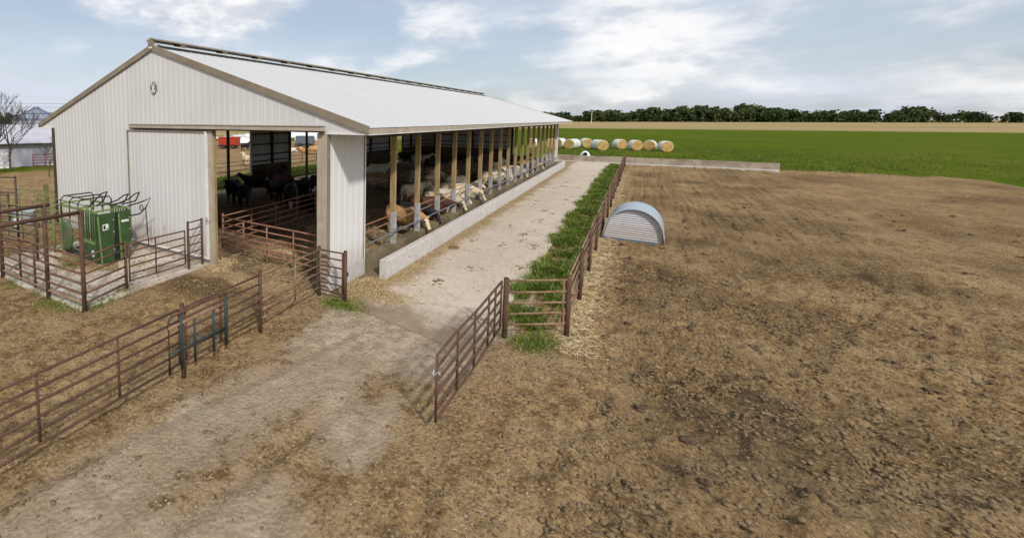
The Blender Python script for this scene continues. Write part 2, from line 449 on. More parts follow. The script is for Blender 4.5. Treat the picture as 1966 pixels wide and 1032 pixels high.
# ------------------------------------------------------------------ mesh helpers
class MB:
    def __init__(self):
        self.v, self.f = [], []

    def add(self, vs, fs):
        o = len(self.v)
        self.v += [tuple(x) for x in vs]
        self.f += [tuple(i + o for i in q) for q in fs]
        return self

    def box(self, x0, x1, y0, y1, z0, z1):
        return self.add([(x0, y0, z0), (x1, y0, z0), (x1, y1, z0), (x0, y1, z0), (x0, y0, z1), (x1, y0, z1), (x1, y1, z1), (x0, y1, z1)],
                        [(0, 3, 2, 1), (4, 5, 6, 7), (0, 1, 5, 4), (1, 2, 6, 5), (2, 3, 7, 6), (3, 0, 4, 7)])

    def prism(self, pts, axis, a, b):
        """2D polygon (counter-clockwise or not) extruded along an axis"""
        def P(q, t):
            return {'x': (t, q[0], q[1]), 'y': (q[0], t, q[1]), 'z': (q[0], q[1], t)}[axis]
        n = len(pts)
        vs = [P(q, a) for q in pts] + [P(q, b) for q in pts]
        fs = [tuple(range(n))[::-1], tuple(range(n, 2 * n))] + [(i, (i + 1) % n, n + (i + 1) % n, n + i) for i in range(n)]
        return self.add(vs, fs)

    def tube(self, pts, r, n=8, r2=None, caps=True):
        pts = [Vector(q) for q in pts]
        k = len(pts)
        o = len(self.v)
        for i, q in enumerate(pts):
            d = (pts[min(i + 1, k - 1)] - pts[max(i - 1, 0)]).normalized()
            u = d.cross(Vector((0, 0, 1)))
            if u.length < 0.05:
                u = d.cross(Vector((0, 1, 0)))
            u.normalize()
            w = d.cross(u)
            rr = r if r2 is None else r + (r2 - r) * i / (k - 1)
            for j in range(n):
                a = 2 * math.pi * j / n
                self.v.append(tuple(q + u * (rr * math.cos(a)) + w * (rr * math.sin(a))))
        for i in range(k - 1):
            for j in range(n):
                a, b = o + i * n + j, o + i * n + (j + 1) % n
                self.f.append((a, b, b + n, a + n))
        if caps:
            self.f.append(tuple(o + j for j in range(n))[::-1])
            self.f.append(tuple(o + (k - 1) * n + j for j in range(n)))
        return self

    def bar(self, a, b, w, h):
        """rectangular bar from a to b, w across (horizontal), h tall"""
        a, b = Vector(a), Vector(b)
        d = (b - a).normalized()
        u = d.cross(Vector((0, 0, 1)))
        if u.length < 0.05:
            u = Vector((1, 0, 0))
        u.normalize()
        t = u.cross(d)
        vs = []
        for q in (a, b):
            for s, e in ((-1, -1), (1, -1), (1, 1), (-1, 1)):
                vs.append(q + u * (s * w / 2) + t * (e * h / 2))
        return self.add(vs, [(0, 1, 2, 3)[::-1], (4, 5, 6, 7), (0, 1, 5, 4), (1, 2, 6, 5), (2, 3, 7, 6), (3, 0, 4, 7)])

    def mesh(self, name, mat, smooth=False):
        me = bpy.data.meshes.new(name)
        me.from_pydata(self.v, [], self.f)
        me.validate()
        fix_normals(me)
        if mat:
            me.materials.append(mat)
        if smooth:
            me.polygons.foreach_set('use_smooth', [True] * len(me.polygons))
        return me

    def build(self, name, mat, parent=None, smooth=False):
        return link(name, self.mesh(name, mat, smooth), parent)


import bmesh


def fix_normals(me):
    bm = bmesh.new()
    bm.from_mesh(me)
    bmesh.ops.recalc_face_normals(bm, faces=bm.faces)
    bm.to_mesh(me)
    bm.free()


def link(name, me, parent=None):
    o = bpy.data.objects.new(name, me)
    COL.objects.link(o)
    if parent is not None:
        o.parent = parent
    return o


def tag(o, label=None, cat=None, group=None, kind=None):
    for k, v in (('label', label), ('category', cat), ('group', group), ('kind', kind)):
        if v:
            o[k] = v
    return o


def thing(name, label, cat, loc=(0, 0, 0), rz=0.0, group=None):
    o = bpy.data.objects.new(name, None)
    COL.objects.link(o)
    o.location = loc
    o.rotation_euler = (0, 0, rz)
    return tag(o, label, cat, group)


def np_mesh(name, verts, faces, mat, attrs=None, smooth=False):
    """verts (n,3); faces (m,k) of equal size; attrs: dict name -> per-vertex float"""
    me = bpy.data.meshes.new(name)
    verts = np.asarray(verts, np.float32)
    faces = np.asarray(faces, np.int32)
    k = faces.shape[1]
    me.vertices.add(len(verts))
    me.vertices.foreach_set('co', verts.ravel())
    me.loops.add(faces.size)
    me.loops.foreach_set('vertex_index', faces.ravel())
    me.polygons.add(len(faces))
    me.polygons.foreach_set('loop_start', np.arange(0, faces.size, k, dtype=np.int32))
    me.polygons.foreach_set('loop_total', np.full(len(faces), k, np.int32))
    if smooth:
        me.polygons.foreach_set('use_smooth', np.ones(len(faces), bool))
    for a, val in (attrs or {}).items():
        at = me.attributes.new(a, 'FLOAT', 'POINT')
        at.data.foreach_set('value', np.asarray(val, np.float32))
    me.update(calc_edges=True)
    me.validate()
    if mat:
        me.materials.append(mat)
    return me


# value noise for terrain
_tab = rng.random((256, 256))


def vnoise(x, y):
    xi, yi = np.floor(x).astype(int), np.floor(y).astype(int)
    fx, fy = x - xi, y - yi
    fx, fy = fx * fx * (3 - 2 * fx), fy * fy * (3 - 2 * fy)
    a, b = _tab[xi % 256, yi % 256], _tab[(xi + 1) % 256, yi % 256]
    c_, d = _tab[xi % 256, (yi + 1) % 256], _tab[(xi + 1) % 256, (yi + 1) % 256]
    return (a * (1 - fx) + b * fx) * (1 - fy) + (c_ * (1 - fx) + d * fx) * fy


def fbm(x, y, s, o=4):
    t, amp, tot = 0, 1.0, 0
    for i in range(o):
        t = t + amp * vnoise(x * s + 17.3 * i, y * s - 9.1 * i)
        tot += amp
        s *= 2.03
        amp *= 0.5
    return t / tot - 0.5


def sstep(a, b, x):
    t = np.clip((x - a) / (b - a), 0, 1)
    return t * t * (3 - 2 * t)


W, HS, OH, LEN = 16.37, 4.86, 1.41, 46.9      # barn width, soffit height, eave overhang, length
XC = -W / 2
SL = (8.14 - 5.05) / (W / 2 + OH)             # roof slope


def ground_z(x, y):
    z = -0.02 + 0.10 * fbm(x, y, 0.9, 5) + 0.05 * fbm(x + 40, y, 4.0, 3)
    z = z + 0.07 * fbm(x + 9, y + 4, 0.25, 2)
    flat = np.maximum.reduce([
        sstep(-0.5, 0.3, x) * sstep(5.2, 4.75, x) * sstep(-0.05, 0.25, y + 0.235 * x + 0.13) * sstep(58, 55, y),
        sstep(-12.6, -11.8, x) * sstep(-4.2, -5.0, x) * sstep(-5.6, -5.0, y) * sstep(1.0, 0.0, y),
        sstep(-17.2, -16.2, x) * sstep(0.6, 0.1, x) * sstep(0.15, 0.8, y) * sstep(48, 47, y)])
    far = sstep(60, 140, np.hypot(x, y))
    lip = sstep(-0.2, 0.6, x) * sstep(5.6, 4.8, x) * sstep(-2.2, -0.5, y + 0.235 * x) * (1 - flat)
    z = z * (1 - 0.75 * lip) + 0.012 * lip
    pit = sstep(0.60, 0.80, vnoise(x * 3.3 + 5, y * 3.3)) + 0.7 * sstep(0.58, 0.8, vnoise(x * 5.7, y * 5.7 + 3))
    lump = sstep(0.62, 0.85, vnoise(x * 4.1 - 8, y * 4.1 + 2))
    z = z + (0.045 * lump - 0.055 * pit) * (0.35 + sstep(6.0, 7.2, x) * 0.9 + 0.3 * sstep(0.6, -0.4, x)) * (1 - 0.8 * sstep(0.6, 1.4, x) * sstep(5.4, 4.6, x))
    z = z * (1 - flat) * (1 - far) + (-0.06) * flat - 0.02 * far
    ridge = sstep(6.2, 7.6, x) * sstep(60, 50, y)
    rut = 0
    for x0, sl_, am, lo_, hi_ in ((1.75, 0.10, 1.0, -40, -1.6), (3.35, 0.10, 1.0, -40, -1.6), (2.6, -0.16, 0.6, -40, -2.0), (4.2, -0.16, 0.6, -40, -2.0), (10.2, 0.33, 0.8, -6, 40), (11.9, 0.33, 0.8, -6, 40), (13.5, -0.12, 0.7, -6, 40), (15.2, -0.12, 0.7, -6, 40)):
        d_ = x - (x0 + sl_ * y + 0.35 * np.sin(y * 0.35 + x0))
        rut = rut - am * 0.045 * np.exp(-(d_ / 0.17) ** 2) * sstep(lo_, lo_ + 2, y) * sstep(hi_ + 1, hi_ - 1, y)
        rut = rut + am * 0.025 * (np.exp(-((d_ - 0.33) / 0.13) ** 2) + np.exp(-((d_ + 0.33) / 0.13) ** 2)) * sstep(lo_, lo_ + 2, y) * sstep(hi_ + 1, hi_ - 1, y)
    z = z + rut
    return z + ridge * (0.16 * fbm(x, y, 1.9, 4) + 0.10 * fbm(x + 7, y - 3, 0.4, 2))


# ------------------------------------------------------------------ ground
def graded(lo, hi, step, far, grow=1.13):
    a = list(np.arange(lo, hi + 1e-6, step))
    s, v = step, a[-1]
    while v < far:
        s *= grow
        v += s
        a.append(v)
    s, v, left = step, a[0], []
    while v > -far:
        s *= grow
        v -= s
        left.append(v)
    return np.array(left[::-1] + a)


xs = graded(-8.5, 16, 0.06, 4500, 1.09)
ys = graded(-10, 8, 0.06, 4500, 1.09)
gx, gy = np.meshgrid(xs, ys, indexing='ij')
nx, ny = gx.shape
X, Y = gx.ravel(), gy.ravel()
Z = ground_z(X, Y)
idx = np.arange(nx * ny).reshape(nx, ny)
F = np.stack([idx[:-1, :-1], idx[1:, :-1], idx[1:, 1:], idx[:-1, 1:]], -1).reshape(-1, 4)
wob = 1.6 * fbm(X, Y, 0.5, 3)
wob_s = 0.5 * fbm(X, Y, 1.1, 3)
grass = np.maximum.reduce([
    sstep(56, 58, Y + wob) * sstep(-60, -30, X),
    0.85 * sstep(4.55, 4.9, X + wob_s) * sstep(6.15, 5.8, X + wob_s * 0.6) * sstep(-0.3, 0.6, Y + wob_s) * np.clip(0.45 + 3 * fbm(X, Y, 1.5, 4), 0, 1),
    sstep(-18.0, -18.6, X + wob_s) * sstep(-23.5, -22.5, X + wob_s) * sstep(8, 14, Y),
    sstep(-60, -75, X) * sstep(70, 90, Y),
    sstep(30, 34, X + wob * 2) * 1.0,
    0.75 * sstep(-38, -46, X + wob * 3) * sstep(30, 10, Y),
    sstep(-100, -140, X)])
stub = np.maximum(sstep(290, 310, Y + 0.02 * X) , sstep(-95, -105, X) * sstep(60, 75, Y) * sstep(-230, -200, X))
pale = np.maximum.reduce([
    sstep(0.2, 1.0, X + wob_s) * sstep(4.9, 4.2, X + wob_s) * sstep(0.4, -0.6, Y) * (0.55 + 0.45 * fbm(X, Y, 0.8, 3) * 2),
    0.9 * sstep(4.4, 4.8, X + wob_s) * sstep(5.4, 5.0, X + wob_s) * sstep(6, 4, Y) * sstep(-0.6, 0.2, Y),
    sstep(-18.4, -18.0, X) * sstep(-16.3, -16.6, X) * sstep(5, 8, Y) * sstep(50, 48, Y),
    0.85 * sstep(0.4, 1.1, X + wob_s) * sstep(5.2, 4.4, X + wob_s) * sstep(-0.2, -0.8, Y) * sstep(-4.6, -1.6, Y + wob),
    0.62 * np.exp(-((X - (2.3 + 0.10 * Y)) / 1.5) ** 2) * sstep(-0.5, -1.5, Y) + 0.25 * fbm(X, Y, 1.4, 3)])

strawm = np.maximum.reduce([
    0.85 * sstep(5.95, 6.3, X + wob_s * 0.4) * sstep(6.95, 6.45, X + wob_s * 1.6) * sstep(0, 1.5, Y) * sstep(50, 40, Y),
    0.8 * sstep(-1.6, -0.6, Y + wob_s) * sstep(0.2, -0.3, Y) * sstep(-5.6, -5.0, X) * sstep(0, -0.6, X)])
mudm = np.maximum.reduce([
    0.75 * sstep(6.6, 7.4, X + wob_s) * sstep(34, 30, X + wob * 2) * sstep(57, 54, Y + wob) * (0.6 + 0.9 * fbm(X, Y, 0.35, 3)),
    0.85 * np.exp(-((X + 3.6) ** 2 / 4.5 + (Y + 1.7) ** 2 / 1.1)),
    0.6 * np.exp(-((X + 1.4) ** 2 / 1.2 + (Y + 1.7) ** 2 / 0.5))])
gme = np_mesh('ground', np.stack([X, Y, Z], -1), F, M_GROUND, dict(grass=grass, stubble=stub, pale=pale, straw=strawm, mud=mudm), True)
tag(link('ground', gme), kind='structure')


# ------------------------------------------------------------------ steel sheets
RIB_H = 0.013


def sheet_profile(w, pitch=0.3048, wide=0.030, top=0.012):
    pts = [(0.0, 0.0)]
    k = int(round(w / pitch))
    k = max(k, 1)
    pw = w / k
    for i in range(k):
        c0 = (i + 0.5) * pw
        pts += [(c0 - wide / 2, 0), (c0 - top / 2, RIB_H), (c0 + top / 2, RIB_H), (c0 + wide / 2, 0)]
    pts.append((w, 0.0))
    return pts


def sheet_mb(mapf, w, bot, top, th=0.004, pitch=0.3048):
    """mapf(u, h, o) -> xyz ; bot(u), top(u) give extents along the sheet"""
    pr = sheet_profile(w, pitch)
    mb = MB()
    vs = []
    for u, o in pr:
        vs += [mapf(u, bot(u), o), mapf(u, top(u), o)]
    for u, o in pr:
        vs += [mapf(u, bot(u), o - th), mapf(u, top(u), o - th)]
    n = len(pr)
    fs = []
    for i in range(n - 1):
        a = 2 * i
        fs.append((a, a + 2, a + 3, a + 1))
        b = a + 2 * n
        fs.append((b, b + 1, b + 3, b + 2))
        fs.append((a, b, b + 2, a + 2))
        fs.append((a + 1, a + 3, b + 3, b + 1))
    mb.add(vs, fs)
    return mb


def rake(x):                      # underside of the roof sheets at the gable
    return 5.05 + SL * (W / 2 + OH - abs(x - XC))


# ------------------------------------------------------------------ barn
barn = thing('cattle_barn', 'long white steel cattle barn with taupe trim and open feeding side', 'barn')
XO0, XO1 = -4.98, -0.32           # doorway in the front gable


def gable_sheets(y, out, mat, x_lo, x_hi, bot):
    x = x_lo
    while x < x_hi - 0.05:
        w = min(0.914, x_hi - x)
        # keep the ridge on a sheet edge
        if x < XC - 0.02 < x + w - 0.02:
            w = XC - x
        x1 = x + w
        zb = bot((x + x1) / 2)
        sheet_mb(lambda u, h, o, x=x: (x + u, y + out * o, h), w - 0.002, lambda u, zb=zb: zb, lambda u, x=x: rake(x + u) - 0.06).build('wall_panel', mat, barn)
        x = x1


for lo, hi in ((-W - OH + 0.03, -W), (-W, XO0 - 0.05), (XO0 - 0.05, XO1), (XO1, 0.0), (0.0, OH - 0.03)):
    def bot(xm):
        if xm < -W or xm > 0:
            return HS + 0.03
        if XO0 - 0.05 < xm < XO1:
            return HS + 0.13
        if xm >= XO1:
            return HS
        return 0.30
    gable_sheets(-0.01, -1, M_WALL, lo, hi, bot)
MB().box(-W, XO0 - 0.2, -0.02, 0.16, -0.25, 0.30).build('plinth', M_PLINTH, barn)
MB().box(-W - 0.03, -W + 0.10, -0.05, 0.08, 0.0, HS).build('corner_trim', M_TAUPE, barn)
# front right corner: jamb trim and corner trim
MB().box(XO1 - 0.02, XO1 + 0.14, -0.055, 0.22, -0.1, HS + 0.02).build('door_jamb', M_TAUPE2, barn)
MB().box(XO1 + 0.145, 0.012, -0.048, 0.10, -0.1, HS - 0.004).build('corner_trim', M_TAUPE2, barn)
MB().box(0.014, 0.030, -0.046, 0.11, 0.55, HS - 0.004).build('corner_flashing', M_TAUPE, barn)
MB().box(XO0 - 0.07, XO0 + 0.15, -0.11, 0.10, -0.1, HS + 0.04).build('door_jamb', M_TAUPE2, barn)
MB().box(XO0 + 0.152, XO0 + 0.20, -0.03, 0.05, -0.1, HS + 0.02).build('jamb_post', M_WOOD, barn)
# fascias along the rakes and the eaves
FT, FB = 0.05, -0.17
for s in (-1, 1):
    xe = XC + s * (W / 2 + OH)
    for yf, nm in ((-0.06, 0), (LEN + 0.14, 1)):
        MB().prism([(XC, 8.14 + FT), (xe, 5.05 + FT), (xe, 5.05 + FB), (XC, 8.14 + FB)], 'y', yf - 0.03, yf + 0.03).build('rake_trim', M_TAUPE, barn)
    a, b = (xe - 0.02, xe + 0.03) if s > 0 else (xe - 0.03, xe + 0.02)
    MB().box(a, b, -0.088, LEN + 0.168, 4.885, 5.035).build('eave_fascia', M_TAUPE2, barn)
    MB().box(a - 0.02, b + 0.012, -0.080, LEN + 0.160, 4.855, 4.882).build('eave_drip', M_WHITE, barn)
    x0, x1 = sorted((XC + s * W / 2 + s * 0.12, xe - s * 0.04))
    MB().box(x0, x1, -0.03, LEN + 0.05, 4.862, 4.874).build('soffit', M_WHITE, barn)
MB().box(0.005, OH - 0.05, -0.055, -0.012, HS - 0.005, HS + 0.03).build('gable_return_trim', M_WHITE, barn)
MB().box(-W - OH + 0.05, -W - 0.04, -0.055, -0.012, HS - 0.005, HS + 0.03).build('gable_return_trim', M_WHITE, barn)
# roof sheets
RL = W / 2 + OH + 0.03


def roof_sheet(s, y0, w):
    ang = math.atan(SL)
    nx_, nz_ = s * math.sin(ang), math.cos(ang)

    def mp(u, h, o):
        x = XC + s * h
        z = 8.14 + 0.015 - SL * h
        return (x + nx_ * o, y0 + u, z + nz_ * o)
    return sheet_mb(mp, w - 0.003, lambda u: 0.16, lambda u: RL, pitch=0.457)


k = int(round((LEN + 0.24) / 0.914))
wsheet = (LEN + 0.24) / k
for s in (-1, 1):
    proto = roof_sheet(s, 0, wsheet).mesh('roof_panel', M_ROOF)
    for i in range(k):
        o = link('roof_panel', proto, barn)
        o.location.y = -0.09 + i * wsheet
# ridge vent: an open slot bridged by blocks and a raised cap
for s in (-1, 1):
    MB().prism([(XC + s * 0.17, 8.12), (XC + s * 0.20, 8.12), (XC + s * 0.20, 8.21), (XC + s * 0.17, 8.21)], 'y', -0.05, LEN + 0.1).build('vent_curb', M_BACK, barn)
    MB().prism([(XC + s * 0.20, 8.205), (XC + s * 0.52, 8.105), (XC + s * 0.52, 8.115), (XC + s * 0.20, 8.215)], 'y', 0.05, LEN + 0.1).build('vent_flashing', M_BACK, barn)
MB().prism([(XC - 0.27, 8.325), (XC, 8.405), (XC + 0.27, 8.325), (XC + 0.27, 8.36), (XC, 8.45), (XC - 0.27, 8.36)], 'y', -0.08, LEN + 0.1).build('ridge_cap', M_TAUPE, barn)
MB().prism([(XC - 0.16, 8.0), (XC + 0.16, 8.0), (XC + 0.16, 8.33), (XC, 8.40), (XC - 0.16, 8.33)], 'y', -0.10, 0.02).build('vent_end_cap', M_TAUPE, barn)
MB().box(XC - 0.10, XC + 0.10, -0.115, -0.101, 8.03, 8.09).build('vent_badge', M_WHITE, barn)
blk = MB().box(-0.23, 0.23, 0, 0.28, 8.22, 8.33).mesh('vent_block', M_TAUPE)
yy = 1.2
while yy < LEN:
    o = link('vent_block', blk, barn)
    o.location = (XC, yy, 0)
    yy += 2.354
# emblem on the gable
em = MB()
oc = [(-0.075, 0.235), (0.075, 0.235), (0.185, 0.10), (0.185, -0.10), (0.075, -0.235), (-0.075, -0.235), (-0.185, -0.10), (-0.185, 0.10)]
EX, EZ = XC + 0.03, 6.51
emb = MB().prism([(EX + a, EZ + b) for a, b in oc], 'y', -0.052, -0.034).build('emblem', M_BLACK, barn)
MB().prism([(EX + a * 0.84, EZ + b * 0.88) for a, b in oc], 'y', -0.057, -0.053).build('emblem_face', M_DECAL, emb)
for tri in ([(-0.045, 0.185), (0.045, 0.185), (0.0, 0.03)], [(-0.055, -0.19), (0.055, -0.19), (0.0, 0.0)],
            [(-0.145, 0.10), (-0.10, 0.13), (-0.075, -0.06), (-0.145, -0.09)][:4], [(0.145, 0.10), (0.10, 0.13), (0.075, -0.06), (0.145, -0.09)]):
    MB().prism([(EX + a, EZ + b) for a, b in tri], 'y', -0.061, -0.058).build('emblem_mark', M_BLACK, emb)
for sx in (-1, 1):
    MB().prism([(EX + sx * 0.03, EZ - 0.19), (EX + sx * 0.012, EZ - 0.19), (EX + sx * 0.004, EZ - 0.04), (EX + sx * 0.010, EZ - 0.04)], 'y', -0.064, -0.062).build('emblem_mark', M_DECAL, emb)
# sliding door and its track
door = MB().box(-9.86, -5.08, -0.135, -0.085, 0.20, 4.85).build('sliding_door', M_WALL, barn)
n = 6
dw = (9.80 - 5.16) / n
for i in range(n):
    x = -9.80 + i * dw
    sheet_mb(lambda u, h, o, x=x: (x + u, -0.137 - o, h), dw - 0.002, lambda u: 0.27, lambda u: 4.80).build('door_panel', M_WALL, door)
for x0, x1 in ((-9.88, -9.815), (-5.15, -5.06)):
    MB().box(x0, x1, -0.172, -0.08, 0.19, 4.86).build('door_edge_trim', M_TAUPE if x0 < -9 else M_WHITE, door)
MB().box(-9.81, -5.155, -0.170, -0.138, 0.20, 0.268).build('bottom_rail', M_WHITE, door)
MB().box(-9.81, -5.155, -0.170, -0.138, 4.803, 4.855).build('top_rail', M_TAUPE, door)
MB().box(-5.11, -5.07, -0.22, -0.175, 1.55, 1.78).build('door_latch', M_GALV, door)
MB().tube([(-5.10, -0.20, 1.66), (-4.92, -0.20, 1.66)], 0.015).build('latch_bolt', M_GALV, door)
MB().box(-7.57, -7.555, -0.166, -0.160, 0.95, 1.12).build('paint_mark', M_RED, door)
MB().prism([(-0.24, 4.95), (-0.06, 4.95), (-0.035, 5.10), (-0.20, 5.06), (-0.24, 5.03)], 'x', -9.62, -0.06).build('door_track_cover', M_TAUPE2, barn)
MB().box(-9.64, -0.05, -0.20, -0.05, 4.905, 4.945).build('door_track', M_DKWOOD, barn)
MB().box(-9.62, -0.06, -0.235, -0.075, 5.062, 5.10).build('track_flashing', M_TAUPE, barn)
# side wall, first bay
Y1 = 2.24
n = 3
sw = (Y1 - 0.12) / n
for i in range(n):
    y0 = 0.12 + i * sw
    sheet_mb(lambda u, h, o, y0=y0: (0.012 + o, y0 + u, h), sw - 0.002, lambda u: 0.56, lambda u: HS - 0.004).build('wall_panel', M_SIDE, barn)
MB().box(-0.16, 0.05, 0.0, Y1 + 0.05, -0.25, 0.555).build('plinth', M_PLINTH, barn)
MB().box(-0.12, 0.045, Y1 + 0.002, Y1 + 0.06, 0.56, HS - 0.004).build('corner_flashing', M_DKWOOD, barn)
MB().box(0.046, 0.052, Y1 - 0.02, Y1 + 0.05, 0.56, HS - 0.004).build('corner_flashing', M_WHITE, barn)
# posts with steel guards
post = MB().box(-0.10, 0.09, -0.07, 0.07, 0.3, HS + 0.02).mesh('post', M_WOOD)
g1 = MB()
g1.box(0.091, 0.115, -0.05, 0.085, 0.52, 1.78).box(-0.06, 0.088, -0.094, -0.071, 0.52, 1.78)
guard = g1.mesh('post_guard', M_GALV)
POST_Y = [4.5666 + 2.3537 * i for i in range(18)]
for y in POST_Y:
    o = link('post', post, barn)
    o.location.y = y
    o2 = link('post_guard', guard, o)
    o2.scale.z = 1.0
MB().box(-0.14, 0.10, LEN - 0.20, LEN + 0.02, 0.0, HS).build('corner_trim', M_WHITE, barn)
MB().box(0.0, 0.10, -0.06, 0.0, HS - 0.24, HS - 0.01).v  # (spare)
MB().box(-0.11, 0.10, Y1 + 0.061, LEN - 0.21, HS - 0.20, HS - 0.004).build('header_beam', M_DKWOOD, barn)
MB().box(-0.20, 0.20, Y1 + 0.055, LEN - 0.02, -0.25, 0.60).build('feed_curb', M_CURB, barn)
MB().box(0.205, 0.675, 1.6, LEN, -0.2, 0.10).build('bunk_floor', M_CURB, barn)
# rails along the feeding side
for i in range(-1, 18):
    y0 = Y1 + 0.06 if i < 0 else POST_Y[i]
    y1 = POST_Y[i + 1] if i < 17 else LEN - 0.2
    for z in (1.34, 1.60):
        MB().tube([(-0.17, y0, z), (-0.17, y1, z)], 0.024).build('side_rail', M_RED if y0 < 9 else M_RUST2, barn)
    MB().tube([(0.20, y0, 1.10 + 0.002 * (i % 2)), (0.20, y1, 1.10 + 0.002 * (i % 2))], 0.028).build('neck_rail', M_PIPE, barn)
# back wall
PANELS = [(-0.0, 9.8), (14.45, 19.2), (28.7, 38.3), (41.9, LEN)]
for y0, y1 in PANELS:
    MB().box(-W - 0.05, -W + 0.16, y0 + 0.003, y1 - 0.003, -0.25, 1.80).build('low_wall', M_LOWWALL, barn)
    kk = int(math.ceil((y1 - y0) / 0.914))
    ww = (y1 - y0) / kk
    for i in range(kk):
        ya = y0 + i * ww
        sheet_mb(lambda u, h, o, ya=ya: (-W - 0.02 - o, ya + u, h), ww - 0.002, lambda u: 1.80, lambda u: HS).build('wall_panel', M_BACK, barn)
    for z in (2.05, 2.55, 3.35, 4.15, 4.7):
        MB().box(-W - 0.015, -W + 0.05, y0, y1, z - 0.05, z + 0.05).build('girt', M_DKWOOD, barn)
    for ye in (y0, y1):
        MB().box(-W - 0.03, -W + 0.13, ye - 0.09, ye + 0.09, 0.0, HS).build('post', M_DKWOOD if ye != 14.45 else M_TAUPE2, barn)
    ym = (y0 + y1) / 2
    MB().box(-W + 0.052, -W + 0.2, ym - 0.09, ym + 0.09, 1.81, HS).build('post', M_DKWOOD, barn)
for y in (12.02, 21.62, 24.0, 26.3, 40.1):
    MB().box(-W - 0.03, -W + 0.13, y - 0.08, y + 0.08, -0.1, HS).build('post', M_DKWOOD, barn)
MB().box(-W - 0.04, -W + 0.14, 0.0, LEN, HS + 0.002, HS + 0.18).build('header_beam', M_DKWOOD, barn)
for y0, y1 in ((9.85, 14.4), (19.25, 28.6), (38.4, 41.8)):
    for z in (0.45, 0.80, 1.15, 1.5):
        MB().tube([(-W, y0, z), (-W, y1, z)], 0.025).build('side_rail', M_RUST, barn)
# far gable: closed left of the cattle door
XE = -4.75
MB().box(-W + 0.17, XE, LEN - 0.12, LEN + 0.05, -0.25, 1.80).build('low_wall', M_LOWWALL, barn)
x = -W
while x < 0.0:
    w_ = min(0.914, -x)
    if x < XC - 0.02 < x + w_ - 0.02:
        w_ = XC - x
    zb = 1.8 if x < XE - 0.3 else HS
    sheet_mb(lambda u, h, o, x=x: (x + u, LEN + 0.06 + o, h), w_ - 0.002, lambda u, zb=zb: zb, lambda u, x=x: rake(x + u) - 0.05).build('wall_panel', M_BACK, barn)
    x += w_
for z in (2.05, 2.55, 3.35, 4.15, 4.95):
    MB().box(-W + 0.14, XE, LEN - 0.02, LEN + 0.05, z - 0.05, z + 0.05).build('girt', M_DKWOOD, barn)
for x in (-14, -11.6, -9.2, -6.9, XE + 0.09):
    MB().box(x - 0.09, x + 0.09, LEN - 0.17, LEN - 0.022, 0, HS + 0.3).build('post', M_DKWOOD, barn)
# roof frames
for y in [0.35] + [2.24] + POST_Y + [LEN - 0.3]:
    t = MB()
    for s in (-1, 1):
        t.bar((XC, y, 8.0), (XC + s * (W / 2 + OH - 0.2), y, 8.0 - SL * (W / 2 + OH - 0.2)), 0.06, 0.18)
        t.bar((XC + s * 2.7, y, 5.0), (XC + s * 4.0, y, 8.0 - SL * 4.0), 0.05, 0.09)
        t.bar((XC + s * 2.7, y, 5.0), (XC + s * 1.2, y, 8.0 - SL * 1.2), 0.05, 0.09)
    t.bar((-W + 0.15, y, 4.99), (-0.12, y, 4.99), 0.06, 0.16)
    t.build('truss', M_DKWOOD, barn)

# bedding floor inside
bx_ = np.linspace(-W + 0.1, -0.2, 90)
by_ = np.linspace(0.02, LEN - 0.1, 260)
BX, BY = np.meshgrid(bx_, by_, indexing='ij')
bz = 0.06 + 0.16 * (fbm(BX, BY, 0.7, 5) + 0.25) + 0.10 * fbm(BX, BY, 3.0, 3)
bz = bz * sstep(0.0, 2.0, BY) - 0.03 * sstep(0.6, 0.0, BY)
idx = np.arange(BX.size).reshape(BX.shape)
F = np.stack([idx[:-1, :-1], idx[1:, :-1], idx[1:, 1:], idx[:-1, 1:]], -1).reshape(-1, 4)
tag(link('barn_floor', np_mesh('barn_floor', np.stack([BX.ravel(), BY.ravel(), bz.ravel()], -1), F, M_BEDDING, None, True)), kind='structure')

# ------------------------------------------------------------------ feed bunk wall
bunk = thing('feed_bunk_wall', 'low pale concrete feed bunk wall running along the barn', 'wall', (0.80, 2.15, 0))
bw = []
y = 0.0
seg = 3.72
i = 0
while y < 44.6:
    mb = MB()
    ch = 0.018
    L_ = seg - 0.012
    mb.prism([(-0.12, -0.2), (0.12, -0.2), (0.12, 0.65 - ch), (0.12 - ch, 0.65), (-0.12 + ch, 0.65), (-0.12, 0.65 - ch)], 'y', y, y + L_)
    mb.build('wall_segment', M_BUNK, bunk)
    y += seg
    i += 1
MB().box(-0.112, 0.112, 0.01, y - 0.05, -0.2, 0.635).build('joint_core', M_LOWWALL, bunk)
for yy in (1.9, 6.4, 10.8, 15.2, 19.9, 26.0):
    MB().tube([(0.1195, yy, 0.33), (0.124, yy, 0.33)], 0.028, 8).build('form_hole_shade', M_BLACK, bunk)  # black discs on the face, colour standing in for shaded holes

# ------------------------------------------------------------------ feed alley slab
alley = MB()
alley.add([(0.05, -0.15, -0.012), (2.3, -0.62, -0.012), (4.6, -1.2, -0.012), (4.72, 55, -0.012), (0.05, 55, -0.012)], [(0, 1, 2, 3, 4)])
alley = alley.build('feed_alley', M_FEED)
tag(alley, kind='structure')
lanes = [(0.055, 1.866), (1.874, 3.328), (3.336, 4.70)]


def front_y(x):
    return -0.13 - 0.235 * x


yl = [3.2, 8.0, 12.8, 17.6, 22.4, 27.2, 32.0, 36.8, 41.6, 46.4, 51.2, 55.0]
for x0, x1 in lanes:
    MB().prism([(x0, front_y(x0)), (x1, front_y(x1)), (x1, yl[0] - 0.007), (x0, yl[0] - 0.007)], 'z', -0.10, 0.012).build('concrete_slab', M_SLAB, alley)
    for a, b in zip(yl[:-1], yl[1:]):
        MB().box(x0, x1, a, b - 0.007, -0.10, 0.012).build('concrete_slab', M_SLAB, alley)
